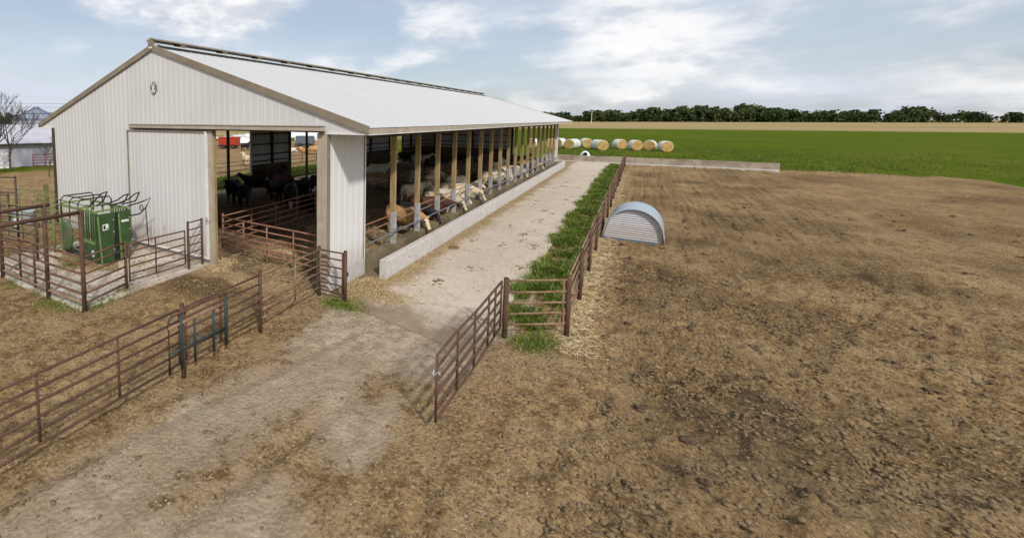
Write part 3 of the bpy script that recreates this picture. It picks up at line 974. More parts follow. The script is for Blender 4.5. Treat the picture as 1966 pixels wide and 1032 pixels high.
# pen pad
pad = MB().prism([(-12.2, -4.95), (-8.5, -5.1), (-4.95, -4.98), (-5.05, -2.6), (-5.15, -0.03), (-12.2, -0.03)], 'z', -0.10, 0.0).build('pen_pad', M_PAD)
tag(pad, kind='structure')
# far yard wall
fw = thing('yard_wall', 'low weathered concrete wall closing the far end of the feed alley', 'wall', (1.0, 55.3, 0))
for i in range(9):
    x0 = -3.6 + i * 2.44
    MB().box(x0, x0 + 2.42, -0.12 + 0.01 * (i % 2), 0.12 + 0.01 * (i % 2), -0.2, 0.80 - 0.015 * (i % 3)).build('wall_segment', M_FARWALL, fw)
MB().box(-3.6, 18.3, -0.20, -0.125, -0.2, 0.12).build('footing', M_BUNK, fw)


# ------------------------------------------------------------------ pipe fences and gates
def pipe_panel(name, label, cat, p0, p1, zs, uprights, mat, rr=0.025, ru=0.024, group=None, posts=(), post_r=0.045, post_h=1.6, zt=None, post_mat=None, ends=True):
    """gate or panel from p0 to p1 (x, y): rails at heights zs, thin uprights at fractions, posts at fractions"""
    a, b = Vector((*p0, 0)), Vector((*p1, 0))
    L = (b - a).length
    t = thing(name, label, cat, a, math.atan2(b.y - a.y, b.x - a.x), group)
    if 'gate' in name:
        MB().tube([(L + 0.05 * math.cos(q), 0.06 * math.sin(q), 0.78 * zs[-1] + 0.05 * math.sin(2 * q)) for q in np.linspace(0, 2 * math.pi, 13)], 0.008, 5).build('chain', M_GALV, t)
    sag = [random.uniform(-0.008, 0.008) for _ in zs]
    for z, s in zip(zs, sag):
        MB().tube([(0, 0, z), (L * 0.5, random.uniform(-0.025, 0.025), z + 2.2 * s), (L * 0.78, random.uniform(-0.02, 0.02), z + 1.2 * s), (L, 0, z)], rr, 8).build('rail', mat, t, True)
    lo, hi = zs[0], zs[-1]
    for fr in uprights:
        MB().tube([(L * fr, 0.0, lo - 0.015), (L * fr, 0.0, hi + 0.004)], ru, 8).build('upright', mat, t, True)
    for fr in posts:
        h = post_h if not isinstance(post_h, dict) else post_h[fr]
        mb = MB().tube([(L * fr, 0.0, -0.25), (L * fr, 0.0, h)], post_r, 10)
        mb.tube([(L * fr, 0.0, h + 0.001), (L * fr, 0.0, h + 0.02)], post_r * 0.8, 10)
        mb.build('post', post_mat or mat, t, True)
    return t


Z6 = [0.28, 0.50, 0.73, 0.96, 1.20, 1.44]
Z6b = [0.22, 0.44, 0.68, 0.92, 1.16, 1.40]
# fence in front of the doorway, running towards the camera along x = 0
pipe_panel('pipe_gate', 'rusty six rail pipe gate swung out from the barn corner towards the yard', 'gate', (-0.05, -0.30), (-0.03, -2.95), [0.30, 0.52, 0.75, 0.98, 1.21, 1.44], (0.0, 0.47, 0.93), M_RUST2)
pipe_panel('pipe_gate', 'rusty pipe gate hung on the brown post in the bottom yard', 'gate', (-0.02, -3.02), (0.04, -5.50), [0.30, 0.52, 0.75, 0.98, 1.21, 1.44], (0.56, 0.97), M_RUST, posts=(0.0, 1.0), post_h=1.52, post_r=0.05)
tp = thing('teal_gate', 'short dark teal gate leaning on the rusty yard fence', 'gate', (0.09, -4.30, 0))
MB().tube([(0, 0, 0.2), (0, 0, 1.38), (0, -0.08, 1.43), (0, -1.5, 1.38), (0, -1.58, 1.3), (0, -1.58, 0.2)], 0.030, 8).build('frame', M_RUST, tp, True)
MB().tube([(0, 0.02, 1.18), (0, -1.6, 1.16)], 0.035, 8).build('rail', M_RUST2, tp, True)
MB().tube([(0, 0.02, 0.6), (0, -1.6, 0.62)], 0.025, 8).build('rail', M_TEAL, tp, True)
for yy in (-0.06, -0.42, -0.95, -1.30):
    MB().tube([(0.03, yy, 0.22), (0.03, yy, 1.36 if yy in (-0.06, -1.30) else 1.15)], 0.028, 8).build('upright', M_TEAL, tp, True)
pipe_panel('pipe_gate', 'rusty pipe gate at the lower left edge nearest the camera', 'gate', (0.05, -5.60), (0.25, -9.6), [0.30, 0.52, 0.75, 0.98, 1.21, 1.44], (0.0, 0.35, 0.7), M_RUST, posts=(1.0,), post_h=1.52, post_r=0.05)
# short panel at the barn corner
t = pipe_panel('pipe_fence', 'short rusty pipe panel standing against the barn front corner', 'fence', (-0.14, -0.22), (0.76, -0.20), [0.20, 0.44, 0.69, 0.95, 1.20, 1.42], (0.90,), M_RUST, posts=(0.0, 1.0), post_h=1.50, post_r=0.055)
MB().tube([(0.45, 0, 0.21), (0.80, 0, 0.44)], 0.018).build('brace', M_RUST, t)
MB().box(0.90, 1.0, -0.02, 0.02, 0.78, 0.90).build('latch', M_DARKPIPE, t)
# gate inside the doorway
pipe_panel('pipe_gate', 'faded red pipe gate closed across the barn doorway', 'gate', (-5.55, 1.05), (-0.55, 0.80), [0.42, 0.62, 0.83, 1.04, 1.26, 1.50], (0.0, 0.23, 0.47, 0.72, 1.0), M_RED, 0.030, 0.028)
pipe_panel('pipe_gate', 'weathered reddish pipe gate receding into the barn behind the doorway', 'gate', (-5.70, 1.20), (-6.0, 8.1), [0.45, 0.72, 1.0, 1.25, 1.50], (0.0, 0.25, 0.5, 0.75, 1.0), M_RED, posts=(0.0, 1.0), post_h=1.6)
x_in = -6.0
for i, (ya, yb) in enumerate(((8.3, 13.2), (13.4, 18.4), (18.6, 23.6), (23.8, 28.8), (29.0, 34.0), (34.2, 39.2), (39.4, 44.4))):
    names = ['first', 'second', 'third', 'fourth', 'fifth', 'sixth', 'seventh']
    pipe_panel('pen_fence', names[i] + ' pipe panel of the pen divider inside the barn counted from the doorway', 'fence', (x_in, ya), (x_in - 0.05, yb), [0.35, 0.6, 0.85, 1.12, 1.40], (0.0, 0.33, 0.66, 1.0), M_RUST2 if i > 1 else M_RUST, group='pen divider panels', posts=(0.0, 1.0), post_h=1.5)
# cross dividers seen through the feeding side
for i, (yv, lab) in enumerate(((17.0, 'dark cross gate between the pens behind the first open bays'), (27.2, 'rusty cross gate between the middle pens inside the barn'), (37.0, 'rusty cross gate in the farthest pen inside the barn'))):
    pipe_panel('pen_gate', lab, 'gate', (-5.9, yv), (-1.4, yv + 0.2), [0.35, 0.6, 0.85, 1.12, 1.40], (0.0, 0.33, 0.66, 1.0), M_DARKPIPE if i == 0 else M_RUST2)
# working pen: tall posts, welded rails, overhead bars
pen = thing('working_pen_fence', 'rusty welded pipe fence with tall posts around the green chute', 'fence', (-4.83, -4.95, 0))


def rel(t, q):
    return (q[0] - t.location.x, q[1] - t.location.y, q[2])


PZ = [0.20, 0.46, 0.74, 1.02, 1.28, 1.50]
for (x, y_, h) in ((-4.83, -4.95, 2.84), (-6.67, -5.06, 2.84), (-9.85, -5.06, 2.98), (-4.80, -8.4, 2.84), (-6.6, -8.5, 2.84)):
    mb = MB().tube([rel(pen, (x, y_, -0.3)), rel(pen, (x, y_, h))], 0.062, 10)
    mb.build('tall_post', M_RUST, pen, True)
for (x, y_, h) in ((-7.50, -5.05, 1.52), (-8.62, -5.0, 1.50), (-5.35, -3.31, 1.52)):
    MB().tube([rel(pen, (x, y_, 0.10 if x < -6 else -0.2)), rel(pen, (x, y_, h))], 0.038 if x < -6 else 0.05, 8).build('upright', M_RUST, pen, True)
for z in PZ:
    MB().tube([rel(pen, (-4.83, -4.95, z)), rel(pen, (-6.67, -5.06, z + 0.01)), rel(pen, (-9.85, -5.06, z)), rel(pen, (-12.6, -5.0, z))], 0.032, 8).build('rail', M_RUST2 if z < 0.3 else M_RUST3, pen, True)
    MB().tube([rel(pen, (-4.83, -4.95, z)), rel(pen, (-5.35, -3.31, z - 0.02))], 0.030, 8).build('rail', M_RUST3, pen, True)
for x, z in ((-4.83, 2.77), (-6.67, 2.77)):
    MB().tube([rel(pen, (x, -4.9, z)), rel(pen, (x + 0.05, -8.5, z))], 0.055, 10).build('overhead_bar', M_RUST, pen, True)
pipe_panel('pipe_gate', 'rusty pipe gate beside the green chute in front of the white sliding door', 'gate', (-5.36, -3.18), (-5.31, -1.02), Z6b, (0.0, 0.45, 1.0), M_RUST, ru=0.026)
pipe_panel('pipe_fence', 'narrow tall rusty panel against the sliding door edge', 'fence', (-5.28, -0.90), (-5.33, -0.22), [0.28, 0.56, 0.84, 1.12, 1.40, 1.66], (), M_RUST, posts=(0.0, 1.0), post_h=1.70, post_r=0.045)
# corral behind the chute
for nm, lab, p0, p1, zs, up, mt, ph in (
        ('corral_fence', 'olive green pipe panel of the alley leading into the chute from behind', (-11.25, -2.65), (-16.2, -2.9), [0.2, 0.5, 0.8, 1.1, 1.4, 1.65], (0.0, 0.25, 0.5, 0.75, 1.0), M_OLIVE, 1.7),
        ('corral_fence', 'olive green pipe panel between the chute alley and the barn wall', (-11.25, -1.25), (-16.3, -1.0), [0.2, 0.5, 0.8, 1.1, 1.4, 1.65], (0.0, 0.33, 0.66, 1.0), M_OLIVE, 1.7),
        ('corral_gate', 'dark pipe gate crossing the pen behind the rusty tall posts', (-10.6, -3.6), (-14.6, -4.4), [0.3, 0.65, 1.0, 1.35, 1.7], (0.0, 0.5, 1.0), M_DARKPIPE, 1.9),
        ('corral_gate', 'tall dark framed gate at the left edge behind the corral', (-14.6, -2.6), (-16.6, -3.4), [0.5, 1.0, 1.5, 2.1, 2.75], (0.0, 1.0), M_DARKPIPE, 2.8),
        ('corral_fence', 'far yellowish pipe panel beside the barn left corner', (-16.9, 0.6), (-21.5, -0.8), [0.3, 0.6, 0.9, 1.2, 1.5], (0.0, 0.33, 0.66, 1.0), M_OLIVE, 1.6),
        ('corral_fence', 'farthest dark pipe panel in the corral at the left edge', (-18.0, -1.6), (-22.5, -3.0), [0.3, 0.6, 0.9, 1.2, 1.5], (0.0, 0.33, 0.66, 1.0), M_DARKPIPE, 1.6)):
    pipe_panel(nm, lab, 'fence' if nm == 'corral_fence' else 'gate', p0, p1, zs, up, mt, 0.026, 0.028, None, (0.0, 1.0), 0.05, ph)
wp = thing('timber_post', 'mossy timber post standing off the barn left corner', 'post', (-16.75, -0.35, 0))
MB().box(-0.09, 0.09, -0.09, 0.09, -0.2, 2.0).build('shaft', M_OLIVE, wp)
MB().prism([(-0.10, 2.0), (0.10, 2.0), (0.0, 2.06)], 'y', -0.10, 0.10).build('cap', M_OLIVE, wp)
tank = thing('stock_tank', 'grey oval stock tank beside the barn left corner', 'tank', (-18.3, -0.9, 0))
ring = [(0.9 * math.cos(a), 0.5 * math.sin(a)) for a in np.linspace(0, 2 * math.pi, 20, endpoint=False)]
MB().prism(ring, 'z', 0, 0.6).build('shell', M_BIN, tank)
MB().prism([(a * 1.04, b * 1.06) for a, b in ring], 'z', 0.56, 0.63).build('rim', M_GALV, tank)
bk = thing('white_bucket', 'white plastic bucket hanging by the stock tank', 'bucket', (-17.4, -1.5, 0.0))
MB().tube([(0, 0, 0), (0, 0, 0.38)], 0.13, 12, 0.17).build('pail', M_PLASTIC, bk)
MB().tube([(-0.17, 0, 0.36), (-0.1, 0, 0.52), (0.1, 0, 0.52), (0.17, 0, 0.36)], 0.01, 5).build('handle', M_WIRE, bk)

# right hand fence along the grass strip
rf = thing('alley_fence', 'long rusty five rail pipe fence beside the grass strip', 'fence', (6.28, 1.21, 0))
py = [0.0, 2.87, 6.07, 9.25, 13.4, 17.0, 20.6, 24.2, 27.8, 31.4, 35.0, 38.6, 42.2, 45.8, 49.4]
pm = MB().tube([(0, 0, -0.3), (0, 0, 1.50)], 0.06, 10).tube([(0, 0, 1.501), (0, 0, 1.52)], 0.045, 10).mesh('post', M_RUST, True)
for y_ in py:
    o = link('post', pm, rf)
    o.location = (0.02 * math.sin(y_ * 3.1), y_, 0)
    o.rotation_euler = (random.uniform(-0.015, 0.015), random.uniform(-0.015, 0.015), 0)
for a, b in zip(py[:-1], py[1:]):
    for z in (0.30, 0.58, 0.86, 1.14, 1.42):
        MB().tube([(-0.03, a, z), (-0.03 + random.uniform(-0.02, 0.02), (a + b) / 2, z - random.uniform(0, 0.03)), (-0.03, b, z)], 0.024, 7).build('rail', M_RUST2, rf, True)
pipe_panel('pipe_fence', 'five rail pipe panel across the end of the grass strip', 'fence', (5.05, 0.23), (6.26, 1.19), [0.30, 0.56, 0.83, 1.11, 1.40], (0.93,), M_RUST2, posts=(0.0,), post_h=1.46, post_r=0.065, post_mat=M_RUST)
pipe_panel('pipe_gate', 'wide rusty feed alley gate swung open towards the camera', 'gate', (4.98, 0.06), (4.96, -4.25), [0.26, 0.48, 0.72, 0.96, 1.20, 1.42], (0.0, 0.13, 0.26, 0.5, 0.75, 1.0), M_RUST, 0.026, 0.024)

# ------------------------------------------------------------------ squeeze chute
ch = thing('squeeze_chute', 'dark green cattle squeeze chute with black levers in the pen', 'cattle chute', (-8.30, -1.90, 0), R(-3))
for sy in (-1, 1):
    for x in (-2.85, -1.25, -0.05):
        MB().box(x - 0.035, x + 0.035, sy * 0.62 - 0.035, sy * 0.62 + 0.035, 0.0, 1.88).build('frame_post', M_GREEN2 if x < -1 else M_GREEN, ch)
    MB().bar((-2.9, sy * 0.62, 1.90), (0.02, sy * 0.62, 1.92), 0.08, 0.07).build('top_rail', M_GREEN2, ch)
    MB().bar((-1.22, sy * 0.655, 0.78), (-0.08, sy * 0.655, 0.78), 0.05, 0.10).build('mid_rail', M_GREEN2, ch)
    MB().box(-1.22, -0.09, sy * 0.64 - 0.015, sy * 0.64 + 0.015, 0.12, 0.72).build('drop_panel', M_GREEN, ch)
    for x in np.linspace(-1.12, -0.2, 6):
        MB().box(x - 0.025, x + 0.025, sy * 0.64 - 0.02, sy * 0.64 + 0.02, 0.83, 1.86).build('side_bar', M_GREEN, ch)
    for z in (0.3, 0.65, 1.0, 1.35):
        MB().tube([(-2.82, sy * 0.62, z), (-1.28, sy * 0.62, z)], 0.02, 7).build('rear_rail', M_OLIVE, ch)
for x in (-2.85, -1.25, -0.05):
    MB().bar((x, -0.6, 1.955), (x, 0.6, 1.955), 0.08, 0.05).build('cross_bar', M_GREEN2, ch)
MB().box(-2.9, 0.0, -0.58, 0.58, 0.01, 0.05).build('floor_plate', M_DARKPIPE, ch)
# head gate: two tapered leaves
for y0, y1, y2, y3, lab in ((-0.66, 0.02, -0.06, -0.56, None), (0.14, 0.66, 0.58, 0.20, None)):
    hd = MB().prism([(y0, 1.86), (y1, 1.86), (y2, 0.04), (y3, 0.04)], 'x', 0.03, 0.13).build('head_gate_leaf', M_GREEN, ch)
    MB().prism([(y0 - 0.01, 1.80), (y0 + 0.05, 1.80), (y3 + 0.05, 0.04), (y3 - 0.01, 0.04)], 'x', 0.132, 0.15).build('edge_strip', M_GREEN2, hd)
    for zz_ in (0.5, 1.15, 1.6):
        MB().tube([(0.132, y1 - 0.07, zz_), (0.145, y1 - 0.07, zz_)], 0.025, 8).build('bolt', M_GALV, hd)
MB().tube([(0.10, 0.07, 0.02), (0.10, 0.07, 1.85)], 0.05, 8).build('neck_bar', M_BLACK, ch)
lb = MB().box(0.1315, 0.136, -0.47, -0.25, 1.26, 1.48).build('decal', M_DECAL, ch)
MB().box(0.1365, 0.139, -0.445, -0.36, 1.30, 1.445).build('decal_mark', M_BLACK, lb)
MB().box(0.1365, 0.139, -0.33, -0.27, 1.28, 1.33).build('decal_mark', M_BLACK, lb)
MB().box(0.1315, 0.136, 0.26, 0.56, 1.45, 1.53).build('decal', M_DECAL, ch)
rd = MB().prism([(-0.28 + 0.10 * math.cos(a), 0.38 + 0.13 * math.sin(a)) for a in np.linspace(0, 2 * math.pi, 16, endpoint=False)], 'y', -0.662, -0.657).build('round_decal', M_DECAL, ch)
MB().prism([(-0.28 + 0.05 * math.cos(a), 0.38 + 0.08 * math.sin(a)) for a in np.linspace(0, 2 * math.pi, 16, endpoint=False)], 'y', -0.667, -0.663).build('decal_mark', M_BLUE, rd)
# curved rear shield
sh = MB()
vs, fs = [], []
na, nz = 9, 8
for j in range(nz):
    z = 0.22 + 1.15 * j / (nz - 1)
    half = 0.42 * (1 - 0.55 * max(0, (j / (nz - 1) - 0.80) / 0.2) ** 2) * (0.55 + 0.45 * min(1, j / 2.0))
    for i in range(na):
        u = -1 + 2 * i / (na - 1)
        vs.append((-2.15 + u * half, -0.74 - 0.13 * (1 - u * u), z))
for j in range(nz):
    for i in range(na):
        a = vs[j * na + i]
        vs.append((a[0], a[1] + 0.03, a[2]))
o_ = na * nz
for j in range(nz - 1):
    for i in range(na - 1):
        a = j * na + i
        fs += [(a, a + 1, a + na + 1, a + na), (a + o_, a + na + o_, a + na + 1 + o_, a + 1 + o_)]
for i in range(na - 1):
    fs += [(i, i + o_, i + 1 + o_, i + 1), ((nz - 1) * na + i, (nz - 1) * na + i + 1, (nz - 1) * na + i + 1 + o_, (nz - 1) * na + i + o_)]
for j in range(nz - 1):
    a = j * na
    fs += [(a, a + na, a + na + o_, a + o_), (a + na - 1, a + na - 1 + o_, a + 2 * na - 1 + o_, a + 2 * na - 1)]
sh.add(vs, fs).build('rear_shield', M_DIRTYGREEN, ch, True)
# hoops over the rear and the operating levers
for x in (-2.75, -2.0, -1.3):
    MB().tube([(x, -0.66, 1.5), (x, -0.66, 2.12), (x + 0.04, -0.55, 2.26), (x + 0.04, 0.55, 2.26), (x, 0.66, 2.12), (x, 0.66, 1.5)], 0.028, 8).build('hoop', M_DARKPIPE, ch, True)
MB().tube([(-2.75, -0.5, 2.27), (-0.9, -0.5, 2.30)], 0.022, 7).build('hoop_tie', M_DARKPIPE, ch, True)
for y_, x0, x1, z1 in ((-0.35, -1.1, -0.35, 2.55), (0.05, -0.9, 0.45, 2.50), (0.45, -0.7, 0.55, 2.52)):
    lv = MB().tube([(x0, y_, 1.98), (x1 - 0.25, y_ + 0.05, 2.32), (x1, y_ + 0.15, z1), (x1 - 0.12, y_ + 0.42, z1 + 0.02), (x1 - 0.3, y_ + 0.35, 2.2), (x0 + 0.2, y_ + 0.2, 2.0)], 0.026, 8).build('lever', M_BLACK, ch, True)
# control frame sticking out over the pad
cf = MB().tube([(-0.1, 0.68, 1.98), (0.55, 0.85, 2.18), (0.95, 1.0, 2.36), (0.72, 0.95, 2.0), (0.45, 0.85, 1.72), (0.05, 0.70, 1.62)], 0.026, 8).build('control_arm', M_BLACK, ch, True)
rg = [(0.52 + 0.11 * math.cos(a), 0.88, 1.95 + 0.11 * math.sin(a)) for a in np.linspace(0, 2 * math.pi, 13)]
MB().tube(rg, 0.018, 6).build('control_ring', M_BLACK, cf, True)
MB().tube([(0.70, 0.94, 1.98), (0.78, 0.98, 0.45)], 0.02, 7).build('pull_rod', M_BLACK, cf, True)


# ------------------------------------------------------------------ cattle
def loft(mb, secs, n=12):
    o = len(mb.v)
    for (x, zc, ry, rz) in secs:
        for j in range(n):
            a = 2 * math.pi * j / n
            mb.v.append((x, ry * math.cos(a), zc + rz * math.sin(a)))
    for i in range(len(secs) - 1):
        for j in range(n):
            a, b = o + i * n + j, o + i * n + (j + 1) % n
            mb.f.append((a, b, b + n, a + n))
    mb.f.append(tuple(o + j for j in range(n))[::-1])
    mb.f.append(tuple(o + (len(secs) - 1) * n + j for j in range(n)))


def limb(mb, pts):
    """pts: (x, y, z, r) tapered chain with rounded joints"""
    for a, b in zip(pts[:-1], pts[1:]):
        mb.tube([a[:3], b[:3]], a[3], 10, b[3])
    for q in pts:
        ball(mb, q[:3], (q[3],) * 3)


def ball(mb, c, r, n=8):
    o = len(mb.v)
    for i in range(1, 5):
        t = math.pi * i / 5
        for j in range(n):
            a = 2 * math.pi * j / n
            mb.v.append((c[0] + r[0] * math.sin(t) * math.cos(a), c[1] + r[1] * math.sin(t) * math.sin(a), c[2] + r[2] * math.cos(t)))
    mb.v += [(c[0], c[1], c[2] + r[2]), (c[0], c[1], c[2] - r[2])]
    T, B = len(mb.v) - 2, len(mb.v) - 1
    for i in range(3):
        for j in range(n):
            a, b = o + i * n + j, o + i * n + (j + 1) % n
            mb.f.append((a, a + n, b + n, b))
    for j in range(n):
        mb.f.append((T, o + j, o + (j + 1) % n))
        mb.f.append((B, o + 3 * n + (j + 1) % n, o + 3 * n + j))


HEADS, NOSES, EYES = {}, {}, {}


def cow_mesh(pose):
    mb = MB()
    dz = 0.0 if pose != 'lie' else -0.56
    loft(mb, [(-0.98, 1.08 + dz, 0.10, 0.16), (-0.93, 1.05 + dz, 0.22, 0.28), (-0.75, 1.02 + dz, 0.28, 0.34), (-0.45, 0.97 + dz, 0.31, 0.37), (-0.1, 0.93 + dz, 0.355, 0.40),
              (0.25, 0.93 + dz, 0.345, 0.41), (0.52, 0.97 + dz, 0.30, 0.40), (0.72, 1.02 + dz, 0.23, 0.34), (0.84, 1.05 + dz, 0.14, 0.24)])
    ball(mb, (0.45, 0, 1.22 + dz), (0.30, 0.16, 0.16))
    ball(mb, (-0.72, 0, 1.24 + dz), (0.22, 0.20, 0.13))
    if pose == 'eat':
        nk = [(0.66, 0, 1.06, 0.27), (0.94, 0, 1.02, 0.215), (1.14, 0, 0.95, 0.175)]
        hd = [(1.17, 0, 0.97, 0.150), (1.30, 0, 0.77, 0.112), (1.40, 0, 0.58, 0.085)]
    elif pose == 'eat_turn':
        nk = [(0.66, 0, 1.06, 0.27), (0.92, 0.05, 1.03, 0.215), (1.12, 0.14, 0.98, 0.175)]
        hd = [(1.15, 0.15, 1.0, 0.150), (1.25, 0.28, 0.82, 0.112), (1.32, 0.39, 0.64, 0.085)]
    elif pose == 'up':
        nk = [(0.64, 0, 1.12, 0.25), (0.92, 0, 1.28, 0.19), (1.14, 0, 1.42, 0.15)]
        hd = [(1.16, 0, 1.45, 0.135), (1.38, 0, 1.36, 0.115), (1.62, 0, 1.22, 0.085)]
    elif pose == 'turn':
        nk = [(0.64, 0, 1.08, 0.25), (0.90, -0.12, 1.18, 0.19), (1.06, -0.30, 1.22, 0.15)]
        hd = [(1.06, -0.32, 1.24, 0.135), (1.14, -0.52, 1.12, 0.115), (1.20, -0.74, 0.96, 0.085)]
    elif pose == 'graze':
        nk = [(0.66, 0, 1.02, 0.24), (1.0, 0, 0.82, 0.18), (1.18, 0, 0.55, 0.14)]
        hd = [(1.20, 0, 0.52, 0.13), (1.30, 0, 0.32, 0.11), (1.38, 0, 0.12, 0.08)]
    else:
        nk = [(0.64, 0, 1.08 + dz, 0.25), (0.90, 0.05, 1.25 + dz, 0.19), (1.08, 0.1, 1.38 + dz, 0.15)]
        hd = [(1.10, 0.1, 1.40 + dz, 0.135), (1.30, 0.14, 1.30 + dz, 0.115), (1.52, 0.18, 1.16 + dz, 0.085)]
    for s in (-1, 1):
        ball(mb, (0.47, s * 0.20, 0.88 + dz), (0.20, 0.13, 0.30))
        ball(mb, (-0.74, s * 0.20, 0.92 + dz), (0.23, 0.13, 0.30))
        ball(mb, (-0.62, s * 0.20, 1.27 + dz), (0.10, 0.07, 0.07))
    ball(mb, (0.76, 0, 0.76 + dz), (0.17, 0.15, 0.18))
    limb(mb, nk)
    limb(mb, hd)
    h0, h1 = Vector(hd[0][:3]), Vector(hd[2][:3])
    d = (h1 - h0).normalized()
    side = d.cross(Vector((0, 0, 1))).normalized()
    upv = side.cross(d)
    for s in (-1, 1):
        e0 = h0 + side * (s * 0.10) + upv * 0.05
        e1 = e0 + side * (s * 0.25) - upv * 0.03 - d * 0.02
        mb.tube([e0, (e0 + e1) / 2 + upv * 0.01, e1], 0.072, 8, 0.035)
    ball(mb, tuple(h1 + d * 0.05), (0.105, 0.115, 0.095))
    ball(mb, tuple(h0 + upv * 0.07), (0.12, 0.13, 0.10))
    for s in (-1, 1):
        ball(mb, tuple(h0.lerp(h1, 0.30) + side * (s * 0.105) + upv * 0.045), (0.06, 0.06, 0.06))
    HEADS[pose] = tuple(h0.lerp(h1, 0.62))
    NOSES[pose] = tuple(h1 + d * 0.13)
    EYES[pose] = [tuple(h0.lerp(h1, 0.34) + side * (s * 0.155) + upv * 0.05) for s in (-1, 1)]
    if pose == 'lie':
        for s in (-1, 1):
            limb(mb, [(0.5, s * 0.22, 0.32, 0.12), (0.78, s * 0.30, 0.13, 0.075), (0.48, s * 0.30, 0.06, 0.055), (0.40, s * 0.28, 0.06, 0.05)])
            limb(mb, [(-0.6, s * 0.26, 0.36, 0.20), (-0.25, s * 0.42, 0.20, 0.12), (-0.62, s * 0.46, 0.08, 0.06), (-0.32, s * 0.48, 0.06, 0.05)])
    else:
        st = 0.06
        for s in (-1, 1):
            limb(mb, [(0.50, s * 0.18, 0.80, 0.15), (0.50 + st * s, s * 0.18, 0.42, 0.070), (0.48 + st * s, s * 0.18, 0.10, 0.048), (0.51 + st * s, s * 0.18, 0.035, 0.062)])
            limb(mb, [(-0.70, s * 0.18, 0.92, 0.20), (-0.60, s * 0.20, 0.68, 0.14), (-0.82 - st * s, s * 0.19, 0.43, 0.068), (-0.76 - st * s, s * 0.19, 0.10, 0.05), (-0.73 - st * s, s * 0.19, 0.035, 0.062)])
    mb.tube([(-0.97, 0, 1.22 + dz), (-1.06, 0.0, 1.05 + dz), (-1.05, 0.03, max(0.75 + dz, 0.22)), (-1.02, 0.05, max(0.48 + dz, 0.12))], 0.036, 6, 0.042)
    me = mb.mesh('cow', None)
    o = bpy.data.objects.new('tmp_cow', me)
    COL.objects.link(o)
    r = o.modifiers.new('r', 'REMESH')
    r.mode = 'VOXEL'
    r.voxel_size = 0.025
    s_ = o.modifiers.new('s', 'SMOOTH')
    s_.iterations = 3
    s_.factor = 0.6
    dc = o.modifiers.new('d', 'DECIMATE')
    dc.ratio = 0.40
    dg = bpy.context.evaluated_depsgraph_get()
    m2 = bpy.data.meshes.new_from_object(o.evaluated_get(dg))
    bpy.data.objects.remove(o)
    m2.name = 'cow_' + pose
    m2.polygons.foreach_set('use_smooth', [True] * len(m2.polygons))
    return m2


COWS = {p: cow_mesh(p) for p in ('eat', 'eat_turn', 'up', 'turn', 'graze', 'lie')}
COATS = {'cream': ((0.58, 0.48, 0.35), (0.47, 0.37, 0.25)), 'tan': ((0.50, 0.30, 0.135), (0.40, 0.22, 0.09)), 'orange': ((0.44, 0.22, 0.07), (0.35, 0.16, 0.05)),
         'black': ((0.013, 0.013, 0.015), (0.022, 0.02, 0.02)), 'brown': ((0.085, 0.032, 0.018), (0.06, 0.022, 0.013)), 'grey': ((0.27, 0.235, 0.19), (0.20, 0.17, 0.13)), 'white': ((0.66, 0.60, 0.50), (0.54, 0.47, 0.37))}
FACEC = {'black': (0.55, 0.47, 0.36), 'tan': (0.62, 0.48, 0.33), 'brown': (0.13, 0.04, 0.02), 'cream': (0.55, 0.44, 0.31), 'orange': (0.5, 0.3, 0.14), 'grey': (0.3, 0.26, 0.2), 'white': (0.62, 0.55, 0.46)}
coat_cache = {}


def coat(pose, colour, face):
    key = (pose, colour, face)
    if key in coat_cache:
        return coat_cache[key]
    m = NT('coat_%s_%s' % (colour, pose))
    ob = m.obj()
    a, b = COATS[colour]
    nz_ = m.noise(ob, 2.4, 5, 0.6)
    c = m.mix(m.rng(nz_, 0.38, 0.62), a, b)
    fine = m.noise(m.mapped(ob, (20, 40, 40)), 1.0, 3)
    # mud on the legs and belly, a coat of its own
    s = m.n('ShaderNodeSeparateXYZ')
    m.put(s.inputs[0], ob)
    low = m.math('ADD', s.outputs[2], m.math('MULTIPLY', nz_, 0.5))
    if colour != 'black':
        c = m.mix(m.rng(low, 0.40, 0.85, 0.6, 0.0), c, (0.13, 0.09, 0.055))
    if face:
        dn = m.n('ShaderNodeVectorMath', operation='DISTANCE')
        m.put(dn.inputs[0], ob)
        dn.inputs[1].default_value = HEADS[pose]
        f = m.rng(m.math('ADD', dn.outputs['Value'], m.math('MULTIPLY', nz_, 0.14)), 0.30, 0.36, 1.0, 0.0)
        c = m.mix(f, c, FACEC[colour])
    for q, r_, cl_ in [(NOSES[pose], 0.10, (0.012, 0.011, 0.011) if colour == 'black' else (0.22, 0.13, 0.10))] + [(e, 0.05, (0.01, 0.008, 0.007)) for e in EYES[pose]]:
        dn = m.n('ShaderNodeVectorMath', operation='DISTANCE')
        m.put(dn.inputs[0], ob)
        dn.inputs[1].default_value = q
        c = m.mix(m.rng(dn.outputs['Value'], r_ * 0.85, r_ * 1.1, 1.0, 0.0), c, cl_)
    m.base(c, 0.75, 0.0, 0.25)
    m.bump(fine, 0.25, 0.01)
    coat_cache[key] = m.m
    return m.m


mesh_cache = {}


